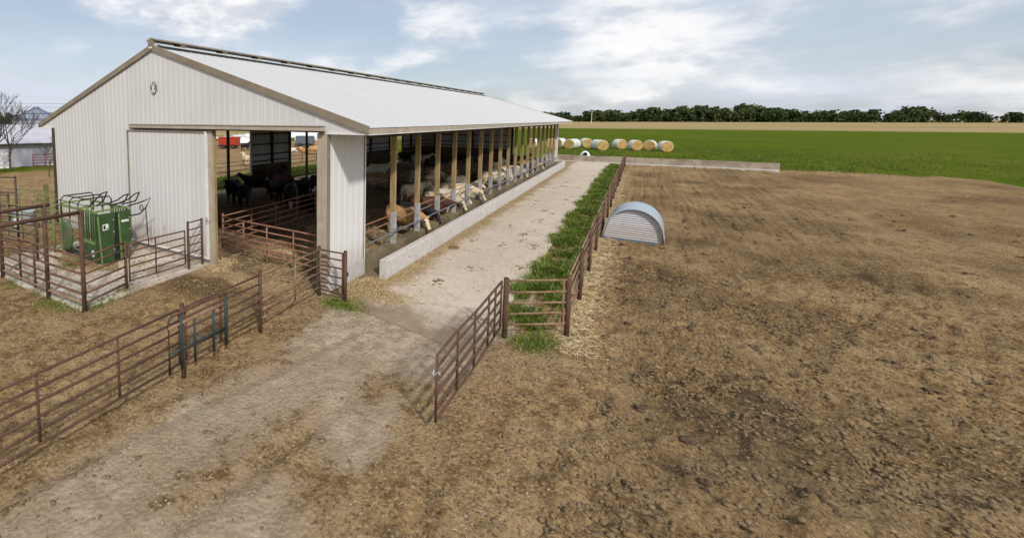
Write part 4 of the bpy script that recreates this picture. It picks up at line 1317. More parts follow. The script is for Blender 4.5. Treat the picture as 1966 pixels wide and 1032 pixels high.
def cow(label, colour, pose, x, y, heading, scale=1.0, face=False, z=None, group=None):
    key = (pose, colour, face)
    if key not in mesh_cache:
        me = COWS[pose].copy()
        me.materials.clear()
        me.materials.append(coat(*key))
        mesh_cache[key] = me
    o = link('cow', mesh_cache[key])
    if z is None:
        if -W < x < -0.1 and 0 < y < LEN:
            z = 0.06 + 0.16 * (float(fbm(np.array([x]), np.array([y]), 0.7, 5)[0]) + 0.25)
        else:
            z = float(ground_z(np.array([x]), np.array([y]))[0])
    o.location = (x, y, z - 0.01)
    o.rotation_euler = (0, 0, R(heading))
    o.scale = (scale,) * 3
    tag(o, label, 'cow', group)
    return o


# at the feed bunk (heading 0 faces the alley, +x)
EAT = [
    ('tan cow with pale face eating nearest the camera at the bunk', 'tan', 7.75, -12, True, -0.95),
    ('black cow eating beside the nearest tan cow at the bunk', 'black', 9.25, -5, False, -1.2),
    ('dark red brown cow eating just beyond the black cow at the bunk', 'brown', 10.85, 20, False, -1.05),
    ('first cream cow eating past the red brown cow at the bunk', 'cream', 12.75, -12, False, -1.0),
    ('second cream cow eating past the red brown cow at the bunk', 'white', 14.05, 6, False, -1.05),
    ('third cream cow eating past the red brown cow at the bunk', 'cream', 15.55, -4, False, -0.95),
    ('fourth cream cow eating past the red brown cow at the bunk', 'white', 17.1, 12, False, -1.1),
    ('cream cow at the bunk just past the middle posts', 'cream', 25.0, 10, False, -1.2),
    ('pale cow at the bunk beyond the middle, nearest of the far trio', 'white', 27.3, -10, False, -1.2),
    ('pale cow at the bunk beyond the middle, centre of the far trio', 'cream', 28.9, 5, False, -1.2),
    ('pale cow at the bunk beyond the middle, last of the far trio', 'cream', 30.6, -5, False, -1.2),
    ('black cow at the bunk between the far trio and far tan cow', 'black', 33.3, 0, False, -1.3),
    ('far tan cow eating at the far end of the bunk', 'tan', 36.2, -8, True, -1.15),
    ('black cow eating at the very far end of the bunk', 'black', 39.0, 5, False, -1.3),
]
for k_, (lab, colr, y_, hd_, fc, xx) in enumerate(EAT):
    hd_ += (0, -8, 9, 16, -18, 12, -10, 22, -15, 8, 18, -20, 6, 12)[k_ % 14]
    xx -= (0, 0, 0, 0, 0.15, 0.0, 0.35, 0.1, 0.3, 0, 0.2, 0.05)[k_ % 12]
    cow(lab, colr, ('eat', 'eat', 'eat_turn', 'eat', 'eat_turn', 'eat', 'up', 'eat')[k_ % 8], xx + random.uniform(-0.12, 0.12), y_, hd_ + random.uniform(-9, 9), random.uniform(0.93, 1.05), fc, None, 'cattle eating at the bunk')
# black cattle seen through the doorway
DOOR = [
    ('black cow at far left of the doorway against the left jamb', 'black', 'up', -13.2, 9.3, -60, False),
    ('black cow facing the camera near the left side of the doorway', 'black', 'turn', -11.9, 8.7, -25, False),
    ('black white faced cow behind the others left of doorway centre', 'black', 'up', -13.6, 12.0, -140, True),
    ('large black cow standing side on in the middle of the doorway', 'black', 'up', -11.2, 11.3, 155, True),
    ('black white faced cow lowest in the middle of the doorway', 'black', 'graze', -9.5, 10.4, -50, True),
    ('black white faced cow right of the doorway centre', 'black', 'turn', -10.1, 12.6, -60, True),
    ('reddish brown cow at the right side of the doorway', 'brown', 'up', -10.2, 15.2, 20, False),
    ('black cow lying behind the receding red gate', 'black', 'lie', -7.6, 9.9, -30, True),
    ('black cow standing behind the receding red gate by the right jamb', 'black', 'turn', -8.6, 12.2, -40, True),
    ('brown black cow standing beyond the doorway centre facing left', 'brown', 'graze', -12.6, 13.6, 170, False),
    ('black cow standing side on right behind the white faced one', 'black', 'turn', -8.9, 14.6, 175, False),
    ('black cow farthest back under the dark wall panel', 'black', 'up', -14.9, 15.6, 95, False),
]
for lab, colr, ps, x, y_, hd_, fc in DOOR:
    cow(lab, colr, ps, x, y_, hd_, 1.0, fc, None, 'cattle seen through the doorway')
INSIDE = [
    ('cream cow lying deep inside behind the first open bay', 'cream', 'lie', -13.4, 29.9, 35),
    ('cream cow lying in front of another in the first open bay', 'white', 'lie', -12.2, 27.0, 20),
    ('tan cow lying low beside the white side wall edge', 'tan', 'lie', -9.8, 22.4, 10),
    ('cream cow lying low in the first open bay near the pen divider', 'cream', 'lie', -8.3, 19.9, 15),
    ('grey cream cow standing behind the first timber post', 'grey', 'up', -5.4, 18.9, 110),
    ('cream cow seen from behind between second and third posts', 'cream', 'up', -4.35, 19.9, 100),
    ('orange tan cow seen from behind between third and fourth posts', 'orange', 'up', -3.2, 21.0, 95),
    ('black cow at the back opening of the barn', 'black', 'up', -15.0, 40.2, 30),
    ('black cow standing by the back wall right of the opening', 'black', 'turn', -13.4, 42.0, 10),
    ('cream cow standing far inside near the back opening', 'cream', 'up', -11.6, 36.2, 15),
    ('black cow standing inside behind the third post', 'black', 'turn', -9.0, 33.0, 60),
    ('black cow deep inside by the end wall', 'black', 'up', -8.6, 40.2, 0),
    ('cream cow lying beyond the pen divider in mid barn', 'cream', 'lie', -4.4, 24.6, 150),
    ('black cow lying beyond the cream cows in mid barn', 'black', 'lie', -3.0, 28.5, 40),
    ('cream cow standing sideways behind the first cream eaters', 'cream', 'turn', -3.4, 14.6, 75),
    ('white cow lying behind the cream eaters near the fifth post', 'white', 'lie', -3.6, 17.6, 120),
    ('cream cow standing sideways past the fourth cream eater', 'cream', 'graze', -2.4, 19.6, 70),
    ('cream cow standing behind the far trio at the bunk', 'cream', 'up', -2.9, 32.5, 80),
    ('pale cow standing behind the far trio nearer the end door', 'white', 'turn', -3.3, 36.2, 120),
    ('black cow standing in the end doorway', 'black', 'up', -2.6, 41.8, 60),
    ('black cow standing left in the end doorway', 'black', 'turn', -4.0, 43.2, 100),
    ('black cow lying near the end doorway', 'black', 'lie', -1.9, 44.4, 30),
]
for lab, colr, ps, x, y_, hd_ in INSIDE:
    cow(lab, colr, ps, x, y_, hd_, 1.0, False, None, 'cattle resting inside the barn')
for lab, colr, ps, x, y_, hd_ in (
        ('cream cow standing in the brown lot beyond the back wall', 'cream', 'up', -28.6, 26.9, 150),
        ('white cow lying in the far lot below the blue grey wagon', 'white', 'lie', -37.6, 47.8, 20),
        ('orange cow lying in the far lot next to the white cow', 'orange', 'lie', -35.6, 47.6, 170),
        ('orange tan cow standing in the far lot beside the stacked bales', 'tan', 'up', -32.0, 45.6, 60),
        ('black cow standing far out in the lot beside the wall panel', 'black', 'up', -47.0, 46.4, 90)):
    cow(lab, colr, ps, x, y_, hd_, 1.0, False, None, 'cattle in the back lot')


# ------------------------------------------------------------------ scattered ground cover
def blades(name, pts, h, w, lean, mat, label, cat, zfun=ground_z, seg=1, z0=-0.01):
    n = len(pts)
    th = rng.random(n) * 2 * np.pi
    dx, dy = np.cos(th), np.sin(th)
    la = rng.random(n) * 2 * np.pi
    lx, ly = np.cos(la) * lean * h, np.sin(la) * lean * h
    z = zfun(pts[:, 0], pts[:, 1]) + z0
    x, y_ = pts[:, 0], pts[:, 1]
    a = np.stack([x - dx * w, y_ - dy * w, z], -1)
    b = np.stack([x + dx * w, y_ + dy * w, z], -1)
    c_ = np.stack([x + dx * w * 0.7 + lx * 0.4, y_ + dy * w * 0.7 + ly * 0.4, z + h * 0.6], -1)
    d = np.stack([x - dx * w * 0.7 + lx * 0.4, y_ - dy * w * 0.7 + ly * 0.4, z + h * 0.6], -1)
    e = np.stack([x + lx, y_ + ly, z + h * (1 - 0.35 * lean)], -1)
    V = np.stack([a, b, c_, d, e], 1).reshape(-1, 3)
    i = np.arange(n) * 5
    F1 = np.stack([i, i + 1, i + 2], -1)
    F2 = np.stack([i, i + 2, i + 3], -1)
    F3 = np.stack([i + 3, i + 2, i + 4], -1)
    rn = np.repeat(rng.random(n), 5)
    me = np_mesh(name, V, np.concatenate([F1, F2, F3]), mat, dict(rnd=rn))
    o = link(name, me)
    tag(o, label, cat, None, 'stuff')
    return o


def straws(name, pts, ln, w, mat, label, cat, zfun=ground_z, dz=0.006, tilt=0.25):
    n = len(pts)
    th = rng.random(n) * np.pi
    l = ln * (0.4 + 1.0 * rng.random(n))
    dx, dy = np.cos(th) * l / 2, np.sin(th) * l / 2
    px, py_ = -np.sin(th) * w, np.cos(th) * w
    z = zfun(pts[:, 0], pts[:, 1]) + dz + 0.01 * rng.random(n)
    tz = (rng.random(n) - 0.5) * l * tilt
    x, y_ = pts[:, 0], pts[:, 1]
    V = np.stack([np.stack([x - dx - px, y_ - dy - py_, z - tz], -1), np.stack([x + dx - px, y_ + dy - py_, z + tz], -1),
                  np.stack([x + dx + px, y_ + dy + py_, z + tz + w * 0.6], -1), np.stack([x - dx + px, y_ - dy + py_, z - tz + w * 0.6], -1)], 1).reshape(-1, 3)
    i = np.arange(n) * 4
    me = np_mesh(name, V, np.stack([i, i + 1, i + 2, i + 3], -1), mat, dict(rnd=np.repeat(rng.random(n), 4)))
    return tag(link(name, me), label, cat, None, 'stuff')


_ico = None


def lumps(name, pts, r, mat, label, cat, zfun=ground_z, squash=0.6):
    bm = bmesh.new()
    bmesh.ops.create_icosphere(bm, subdivisions=1, radius=1.0)
    iv = np.array([v.co[:] for v in bm.verts])
    fv = np.array([[v.index for v in f.verts] for f in bm.faces])
    bm.free()
    n = len(pts)
    V = np.repeat(iv[None], n, 0) * (1 + 0.45 * (rng.random((n, len(iv), 1)) - 0.5))
    sc = np.stack([r * (0.7 + 0.7 * rng.random(n)), r * (0.7 + 0.7 * rng.random(n)), r * squash * (0.7 + 0.6 * rng.random(n))], -1)
    V = V * sc[:, None, :]
    z = zfun(pts[:, 0], pts[:, 1]) + sc[:, 2] * 0.25
    V = V + np.stack([pts[:, 0], pts[:, 1], z], -1)[:, None, :]
    Fq = (fv[None] + (np.arange(n) * len(iv))[:, None, None]).reshape(-1, 3)
    me = np_mesh(name, V.reshape(-1, 3), Fq, mat)
    return tag(link(name, me), label, cat, None, 'stuff')


def scatter(n, x0, x1, y0, y1, keep=None):
    pts = np.stack([x0 + (x1 - x0) * rng.random(n), y0 + (y1 - y0) * rng.random(n)], -1)
    if keep is not None:
        pts = pts[rng.random(n) < keep(pts[:, 0], pts[:, 1])]
    return pts


def in_yard(x, y_):
    slab = (x > 0.0) & (x < 4.8) & (y_ > -0.3 - 0.235 * x)
    padm = (x < -4.95) & (y_ > -5.05) & (y_ < 0)
    barnm = (x < 0.05) & (y_ > -0.05)
    gr_ = (x > 4.5) & (x < 6.2) & (y_ > 0)
    d = np.hypot(x - 7.47, y_ + 11.44)
    return (~slab & ~padm & ~barnm & ~gr_) * np.clip(1.25 - d / 24, 0.06, 1) * (0.25 + 1.5 * np.clip(fbm(x, y_, 0.8, 3) + 0.35, 0, 1))


pts = scatter(190000, -13, 20, -10.5, 16, lambda x, y_: in_yard(x, y_) * (0.08 + 0.6 * (fbm(x, y_, 1.5, 4) > 0.08)) * (1 - 0.8 * np.exp(-((x + 3.4) ** 2 / 4.5 + (y_ + 1.7) ** 2 / 1.1))) * (1 - 0.55 * sstep(6.8, 7.6, x)))
straws('yard_straw', pts, 0.065, 0.0028, M_STRAW, 'short straw bits trodden into the brown yard', 'straw')
pts = scatter(34000, -13, 20, -10.5, 14, lambda x, y_: in_yard(x, y_) * (1 - 0.85 * sstep(0.6, 1.6, x) * sstep(5.6, 4.6, x)))
lumps('soil_clods', pts, 0.016 + 0.036 * rng.random(len(pts)) ** 4, M_CLOD, 'loose clods of soil across the brown yard', 'soil')
pts = scatter(60000, 6.7, 18, -7, 10, lambda x, y_: np.clip(1.1 - np.hypot(x - 9, y_ + 6) / 14, 0.05, 1) * np.clip(0.25 + 3 * fbm(x, y_, 1.2, 4), 0.05, 1))
lumps('lot_clods', pts, 0.010 + 0.045 * rng.random(len(pts)) ** 4, M_CLOD, 'trampled clods of soil over the right hand lot', 'soil', ground_z, 0.7)
pats = scatter(150, 6.9, 24, -4, 30)
pats = np.concatenate([q[None] + 0.07 * rng.standard_normal((6, 2)) for q in pats])
lumps('manure_pats', pats, 0.03 + 0.05 * rng.random(len(pats)), MATS['manure_stained_wall'], 'dark manure pats dropped across the right hand lot', 'manure', ground_z, 0.35)
pts = scatter(20000, 0.3, 7.0, -8, 0.2, lambda x, y_: in_yard(x, y_) * sstep(0.2, 1.2, x) * (0.15 + 0.85 * np.exp(-((x - 2.3 - 0.1 * y_) / 1.7) ** 2)))
lumps('gravel', pts, 0.006 + 0.020 * rng.random(len(pts)) ** 4, M_STONE, 'pale gravel in front of the feed alley', 'gravel')
pts = scatter(16000, -12.0, -5.1, -4.9, -0.1, lambda x, y_: 0.08 + 0.92 * np.exp(-(((x + 9.0) / 1.9) ** 2 + ((y_ + 2.4) / 1.1) ** 2)) + 0.5 * (y_ > -0.35))
straws('pad_litter', pts, 0.09, 0.007, M_STRAW, 'straw litter around the foot of the green chute', 'straw', lambda x, y_: np.full_like(x, 0.003), 0.002, 0.6)
pts = scatter(2500, -12.0, -5.1, -4.9, -0.1, lambda x, y_: 0.15 + 0.85 * np.exp(-(((x + 9.0) / 1.9) ** 2 + ((y_ + 2.4) / 1.1) ** 2)))
lumps('pad_crumbs', pts, 0.012 + 0.03 * rng.random(len(pts)) ** 2, M_CLOD, 'dark soil crumbs on the pale pen pad', 'soil', lambda x, y_: np.full_like(x, 0.002), 0.4)
# yellow straw along the right fence and in the doorway
pts = scatter(60000, 5.95, 7.6, 0.2, 45, lambda x, y_: np.exp(-((x - 6.45) / (0.28 + 0.5 * np.clip(fbm(x, y_, 0.9, 3) + 0.1, 0, 1))) ** 2) * np.clip(1.3 - y_ / 35, 0.2, 1))
straws('fence_straw', pts, 0.13, 0.006, M_STRAWY, 'yellow straw spread along the right hand fence', 'straw')
pts = scatter(16000, -5.0, -0.2, -0.7, 6.5, lambda x, y_: 0.3 + 0.7 * (fbm(x, y_, 1.0, 3) > 0.02))


def floor_z(x, y_):
    zi = (0.06 + 0.16 * (fbm(x, y_, 0.7, 5) + 0.25) + 0.10 * fbm(x, y_, 3.0, 3)) * sstep(0.0, 2.0, y_) + 0.02
    return np.where(y_ > 0.1, zi, ground_z(x, y_))


straws('doorway_straw', pts, 0.12, 0.006, M_STRAW, 'straw bedding scattered inside the barn doorway', 'straw', floor_z)
pts = scatter(30000, -W + 0.5, -0.4, 6, 40, lambda x, y_: 0.2 + 0.8 * (fbm(x, y_, 0.6, 3) > 0.0))
straws('bedding_straw', pts, 0.22, 0.012, M_STRAW, 'loose straw bedding over the barn floor', 'straw', floor_z)
cp = [(-4.75, 0.15), (-4.6, -0.1), (-3.9, 1.6), (-2.7, 1.9), (-2.4, 2.6), (-3.4, 2.2)]
pts = np.concatenate([np.array(c_)[None] + 0.22 * rng.standard_normal((700, 2)) for c_ in cp])
straws('straw_heaps', pts, 0.14, 0.006, M_STRAWY, 'small yellow straw heaps at the doorway', 'straw', floor_z, 0.02, 1.4)
# feed spilled along the bunk and on the slab
zslab = lambda x, y_: np.full_like(x, 0.014)
pts = scatter(90000, 0.86, 2.0, 1.8, 46, lambda x, y_: np.exp(-((x - 0.92) / (0.35 + 0.5 * (fbm(x * 0 + 3, y_, 0.7, 3) + 0.4))) ** 2) * np.clip(1.2 - y_ / 50, 0.2, 1))
straws('spilled_feed', pts, 0.05, 0.006, M_STRAW, 'brown feed spilled along the foot of the bunk wall', 'feed', zslab, 0.002, 0.5)
pts = scatter(8000, 0.9, 4.6, -0.2, 40, lambda x, y_: (fbm(x, y_, 1.3, 3) > 0.12) * 0.9 + 0.05)
lumps('slab_crumbs', pts, 0.005 + 0.014 * rng.random(len(pts)) ** 2, M_FEED, 'dark crumbs of manure over the feed alley slab', 'manure', zslab, 0.5)
cl = scatter(36, 1.0, 4.5, 0.5, 42)
pts = np.concatenate([q[None] + np.stack([0.10 * rng.standard_normal(14), 0.22 * rng.standard_normal(14)], -1) for q in cl])
pts = pts[(pts[:, 0] > 0.95) & (pts[:, 0] < 4.6)]
lumps('slab_smears', pts, 0.02 + 0.05 * rng.random(len(pts)) ** 2, M_FEED, 'flat trodden manure smears on the feed alley slab', 'manure', zslab, 0.12)


def heap(name, cx_, cy_, rx, ry, h, mat, label, cat, z0=0.0, n=26, rot=0.0):
    u = np.linspace(0, 1, n)
    a = np.linspace(0, 2 * np.pi, 40, endpoint=False)
    UU, AA = np.meshgrid(u, a, indexing='ij')
    ox = UU * rx * np.cos(AA)
    oy = UU * ry * np.sin(AA)
    cr, sr = math.cos(rot), math.sin(rot)
    xx, yy_ = cx_ + ox * cr - oy * sr, cy_ + ox * sr + oy * cr
    edge = 1 + 0.5 * fbm(xx, yy_, 1.6, 3)
    hz_ = z0 + h * np.clip((1 - UU ** 2) * edge, 0, 2) + 0.35 * h * fbm(xx, yy_, 5, 3) * (1 - UU) - 0.012 * UU
    xx = cx_ + (xx - cx_) * edge
    yy_ = cy_ + (yy_ - cy_) * edge
    V = np.stack([xx.ravel(), yy_.ravel(), hz_.ravel()], -1)
    i = np.arange(n * 40).reshape(n, 40)
    j = np.roll(i, -1, 1)
    Fq = np.stack([i[:-1], i[1:], j[1:], j[:-1]], -1).reshape(-1, 4)
    return tag(link(name, np_mesh(name, V, Fq, mat, None, True)), label, cat, None, 'stuff')


heap('feed_heap', 0.62, 1.35, 0.50, 0.85, 0.10, M_FEED, 'brown feed heap at the open end of the bunk', 'feed', 0.01)
heap('soil_heap', -9.2, -2.5, 1.9, 0.8, 0.035, M_FEED, 'thin layer of soiled litter under the green chute', 'litter', 0.002)
heap('feed_heap', 1.15, 0.85, 0.75, 0.35, 0.03, M_FEED, 'thin smear of feed on the slab in front of the bunk end', 'feed', 0.01)
heap('manure_patch', 1.45, 7.3, 0.28, 0.42, 0.05, M_FEED, 'brown manure pat on the alley slab beside the bunk wall', 'manure', 0.01)
heap('bunk_feed', 0.44, 24.5, 0.20, 22.0, 0.10, M_FEED, 'feed lying in the bunk between curb and wall', 'feed', 0.10, 30)

pts = np.array([0.62, 1.35])[None] + np.stack([0.30 * rng.standard_normal(5000), 0.55 * rng.standard_normal(5000)], -1)
pts = np.concatenate([pts, np.array([1.2, 0.8])[None] + np.stack([0.55 * rng.standard_normal(3000), 0.28 * rng.standard_normal(3000)], -1)])
pts = pts[(pts[:, 0] > 0.07) & ~((pts[:, 0] > 0.66) & (pts[:, 1] > 2.1))]
straws('bunk_end_hay', pts, 0.09, 0.006, M_STRAW, 'loose brown hay at the open end of the bunk', 'hay', lambda x, y_: 0.012 + 0.11 * np.exp(-(((x - 0.62) / 0.35) ** 2 + ((y_ - 1.35) / 0.6) ** 2)), 0.004, 0.9)
# grass strip beside the alley, and weed tufts
def strip_density(x, y_):
    e = x + 0.5 * fbm(x, y_, 1.1, 3) * 1.3
    e2 = fbm(x, y_, 1.5, 4)
    return sstep(4.5, 4.95, e) * sstep(6.15, 5.75, e) * np.clip(0.10 + 3.4 * (e2 + 0.12), 0.03, 1) * (0.35 + 0.65 * sstep(0.5, 4.0, y_)) * np.clip(1.25 - y_ / 40, 0.15, 1)


pts = scatter(170000, 4.2, 6.4, 0.3, 50, strip_density)
hh = 0.10 + (0.10 + 0.26 * rng.random(len(pts))) * np.clip(0.2 + 2.2 * (fbm(pts[:, 0], pts[:, 1], 1.5, 4) + 0.2), 0.1, 1.6)
blades('grass_strip', pts, hh, 0.008 + 0.002 * pts[:, 1] / 5, 0.7, M_GRASS, 'lush green grass strip between the feed alley and the fence', 'grass')
tufts = [(1.05, -0.35, 0.28, 900), (0.55, -0.45, 0.22, 500), (-4.95, -4.7, 0.20, 250), (-5.6, -5.0, 0.35, 350), (-6.3, -5.2, 0.3, 300), (-5.35, -3.4, 0.2, 350), (-5.1, -4.1, 0.22, 150), (-7.4, -4.9, 0.2, 160), (-8.1, -4.6, 0.25, 160),
         (-9.2, -3.2, 0.22, 500), (-8.8, -5.0, 0.3, 200), (5.55, 0.15, 0.25, 500), (5.9, 0.5, 0.25, 500), (-10.5, -4.4, 0.3, 250)]
pts = np.concatenate([np.array([a, b])[None] + r_ * rng.standard_normal((n_, 2)) for a, b, r_, n_ in tufts])
blades('weed_tufts', pts, 0.05 + 0.11 * rng.random(len(pts)), 0.008, 0.9, M_GRASS, 'small green weed tufts around the fence posts', 'weeds', lambda x, y_: np.maximum(ground_z(x, y_), -0.03))
# rough grass in front of the bales and behind the far wall
M_MEADOW = blade_mat('meadow_blades', (0.060, 0.095, 0.010), (0.105, 0.14, 0.016), (0.25, 0.23, 0.07), 0.8, 0.2)
pts = scatter(110000, -14, 60, 56.5, 105, lambda x, y_: np.clip(0.5 + 2.5 * fbm(x, y_, 0.25, 4), 0, 1) * np.clip(1.3 - (y_ - 56) / 42, 0, 1) * np.clip(1.4 - x / 42, 0.1, 1))
blades('meadow_grass', pts, 0.10 + 0.22 * rng.random(len(pts)), 0.022, 0.9, M_MEADOW, 'rough meadow grass around the round bales', 'grass')
pts = scatter(16000, -23.5, -18.2, 6, 46)
blades('back_grass', pts, 0.15 + 0.2 * rng.random(len(pts)), 0.03, 0.8, M_GRASS, 'green grass strip behind the barn', 'grass')

# ------------------------------------------------------------------ round bales
RB, LB = 0.92, 1.45


def bale_parts():
    n = 28
    w = MB()
    e = []
    ringz = [(-LB / 2, RB - 0.05), (-LB / 2 + 0.06, RB), (-LB / 4, RB + 0.012), (0, RB - 0.004), (LB / 4, RB + 0.012), (LB / 2 - 0.06, RB), (LB / 2, RB - 0.05)]
    for (x, r) in ringz:
        for j in range(n):
            a = 2 * math.pi * j / n
            z = r * math.sin(a)
            z = max(z, -RB * 0.93)
            w.v.append((x, r * math.cos(a), z + RB * 0.93))
    for i in range(len(ringz) - 1):
        for j in range(n):
            a, b = i * n + j, i * n + (j + 1) % n
            w.f.append((a, b, b + n, a + n))
    ends = []
    for s in (-1, 1):
        mb = MB()
        for k_, (f_, dx) in enumerate(((0.945, 0.0), (0.80, 0.025), (0.55, 0.015), (0.30, 0.03), (0.12, 0.01))):
            for j in range(n):
                a = 2 * math.pi * j / n
                jit = 0.012 * math.sin(j * 5.1 + k_ * 2.3)
                mb.v.append((s * (LB / 2 - 0.01 + dx + jit), RB * f_ * math.cos(a), max(RB * f_ * math.sin(a), -RB * 0.925) + RB * 0.93))
        for k_ in range(4):
            for j in range(n):
                a, b = k_ * n + j, k_ * n + (j + 1) % n
                mb.f.append((a, b, b + n, a + n))
        mb.f.append(tuple(4 * n + j for j in range(n)))
        ends.append(mb.mesh('bale_end', M_HAY, True))
    return w.mesh('net_wrap', M_NET, True), ends


wrap_m, end_m = bale_parts()
ORD = ['first', 'second', 'third', 'fourth', 'fifth', 'sixth', 'seventh', 'eighth', 'ninth', 'tenth', 'eleventh', 'twelfth']


def bale(label, x, y_, ang, sc=1.0):
    t = thing('round_bale', label, 'hay bale', (x, y_, -0.06), R(ang), 'net wrapped round bales in the meadow')
    t.scale = (sc,) * 3
    link('net_wrap', wrap_m, t)
    for e in end_m:
        link('bale_end', e, t)
    return t


bale('pale wrapped bale half hidden behind the white far corner post', -4.75, 88.0, 62)
bale('bale with bright orange face turned left, nearest the barn corner', -2.60, 84.4, 76)
bale('bale lying just behind the orange faced one by the barn corner', -2.22, 86.0, 76)
bale('lone bale with face turned right behind the white dome', -0.75, 90.4, 118)
bale('front bale of the pair, yellow face turned to the right', 2.15, 83.0, 115)
bale('rear bale of the pair behind the yellow faced one', 1.50, 84.4, 115)
bale('bale with wrapped side towards the camera right of the pair', 4.6, 88.6, -52)
for i, (dx, a) in enumerate(((6.9, 118), (9.0, 80), (11.0, 112))):
    bale(ORD[i] + ' bale from the left in the row over the right hand lot', dx, 86.2 + 1.3 * math.sin(i * 2.2), a)
bale('bale standing in the meadow seen between the far end posts', -8.6, 83.0, 75, 1.0)
bale('bale seen through the last gap before the far corner post', -5.9, 84.6, 100, 1.0)
# white dome hutch over the far wall
dome = thing('white_dome_hutch', 'small white plastic dome with dark opening above the far wall', 'hutch', (1.86, 58.0, 0.0), R(-12))
dome.scale = (0.66, 0.7, 0.93)
dv, df = [], []
for i in range(7):
    t = math.pi / 2 * i / 6
    for j in range(18):
        a = 2 * math.pi * j / 18
        dv.append((1.0 * math.cos(t) * math.cos(a), 0.8 * math.cos(t) * math.sin(a), 1.32 * math.sin(t) ** 0.8))
for i in range(6):
    for j in range(18):
        a, b = i * 18 + j, i * 18 + (j + 1) % 18
        df.append((a, b, b + 18, a + 18))
MB().add(dv, df).build('shell', M_PLASTIC, dome, True)
MB().prism([(0.25 + 0.34 * math.cos(a), 0.75 + 0.40 * math.sin(a)) for a in np.linspace(0, math.pi, 10)] + [(-0.09, 0.0), (0.59, 0.0)], 'y', -0.86, -0.45).build('opening', M_BLACK, dome)  # solid black block, its colour stands in for the shaded inside

# calf hutch in the right hand lot
hut = thing('calf_hutch', 'blue grey arched steel calf hutch behind the right hand fence', 'hutch', (7.47, 13.0, -0.03), R(-2))
hv = []
n = 20
prof = [(1.10 * math.cos(math.pi * i / n), 1.42 * math.sin(math.pi * i / n) ** 0.8) for i in range(n + 1)]
mb = MB()
LH = 2.4
rows = 14
for k_ in range(rows + 1):
    for sc in (1.0, 0.97):
        for (x, z) in prof:
            rip = 1 + 0.008 * (k_ % 2)
            mb.v.append((x * sc * rip, LH * k_ / rows, z * sc * rip))
m_ = n + 1
for k_ in range(rows):
    for q in (0, 1):
        for i in range(n):
            a = (2 * k_ + q) * m_ + i
            mb.f.append((a, a + 1, a + 1 + 2 * m_, a + 2 * m_))
for k_ in (0, rows):
    for i in range(n):
        a = 2 * k_ * m_ + i
        mb.f.append((a, a + 1, a + 1 + m_, a + m_))
mb.build('arch_shell', M_HUTCHBLUE, hut, True)
MB().tube([(1.10 * 1.0 * math.cos(math.pi * i / n), -0.01, 1.42 * math.sin(math.pi * i / n) ** 0.8) for i in range(n + 1)], 0.035, 7).build('arch_rim', M_HUTCHBLUE, hut, True)
ez = 0.02
while ez < 1.30:
    half = 0.5 * 2.1 * math.sqrt(max(0.02, 1 - ((ez + 0.05) / 1.40) ** 2.2))
    MB().prism([(0.10, ez), (0.10, ez + 0.088), (0.128, ez + 0.088), (0.145, ez + 0.044), (0.128, ez)], 'x', -half, half)
    s_ = MB().prism([(0.16, ez), (0.16, ez + 0.092), (0.125, ez + 0.092), (0.10, ez + 0.046), (0.125, ez)], 'x', -half, half)
    s_.build('end_corrugation', M_HUTCHEND, hut)
    ez += 0.094
MB().box(-1.12, 1.12, 0.0, 0.06, -0.05, 0.06).build('sill', M_BLUEM, hut)

# ------------------------------------------------------------------ far background behind the barn
shed = thing('white_shed', 'long pale machine shed behind bare trees at left', 'shed', (-52.0, 14.0, 0), R(66))
MB().box(-14, 8, -4.0, 4.0, -0.1, 2.62).build('wall', M_SHEDWALL, shed)
for s in (-1, 1):
    MB().prism([(s * 4.45, 2.52), (0, 4.55), (0, 4.65), (s * 4.45, 2.62)], 'x', -14.3, 8.3).build('roof', M_SHEDROOF, shed)
MB().prism([(-4.0, 2.62), (4.0, 2.62), (0, 4.5)], 'x', -14, 8).build('gable', M_SHEDWALL, shed)
MB().box(-14.2, 8.2, -4.52, -4.44, 2.46, 2.60).build('eave_gutter', M_DKWOOD, shed)
dd = MB().box(-4.4, -2.8, -4.06, -3.9, 0, 2.2).build('doorway', M_BLACK, shed)  # black slab on the wall, painted dark for the unlit interior
MB().box(-4.55, -4.4, -4.09, -3.9, 0, 2.3).build('door_frame', M_DKWOOD, dd)
gb = thing('grain_bin', 'round galvanised grain bin with conical roof behind the pale shed', 'grain bin', (-61.9, 19.6, 0))
n = 32
rb = 2.95
wm = MB()
lv = np.linspace(0, 5.25, 15)
for i, z in enumerate(lv):
    for j in range(n):
        a = 2 * math.pi * j / n
        r_ = rb + (0.03 if i % 2 else 0)
        wm.v.append((r_ * math.cos(a), r_ * math.sin(a), z))
for i in range(14):
    for j in range(n):
        a, b = i * n + j, i * n + (j + 1) % n
        wm.f.append((a, b, b + n, a + n))
wm.build('bin_wall', M_BIN, gb)
rm = MB()
for r_, z in ((rb + 0.15, 5.2), (0.42, 6.75), (0.40, 6.95)):
    for j in range(n):
        a = 2 * math.pi * j / n
        rm.v.append((r_ * math.cos(a), r_ * math.sin(a), z))
for i in range(2):
    for j in range(n):
        a, b = i * n + j, i * n + (j + 1) % n
        rm.f.append((a, b, b + n, a + n))
rfm = rm.build('bin_roof', M_BINROOF, gb)
MB().tube([(0, 0, 6.9), (0, 0, 7.1)], 0.5, 14, 0.3).build('roof_cap', M_BINROOF, rfm)
for j in range(16):
    a = 2 * math.pi * j / 16
    MB().tube([((rb + 0.14) * math.cos(a), (rb + 0.14) * math.sin(a), 5.26), (0.42 * math.cos(a), 0.42 * math.sin(a), 6.82)], 0.045, 5).build('roof_rib', M_BLUEM, rfm)
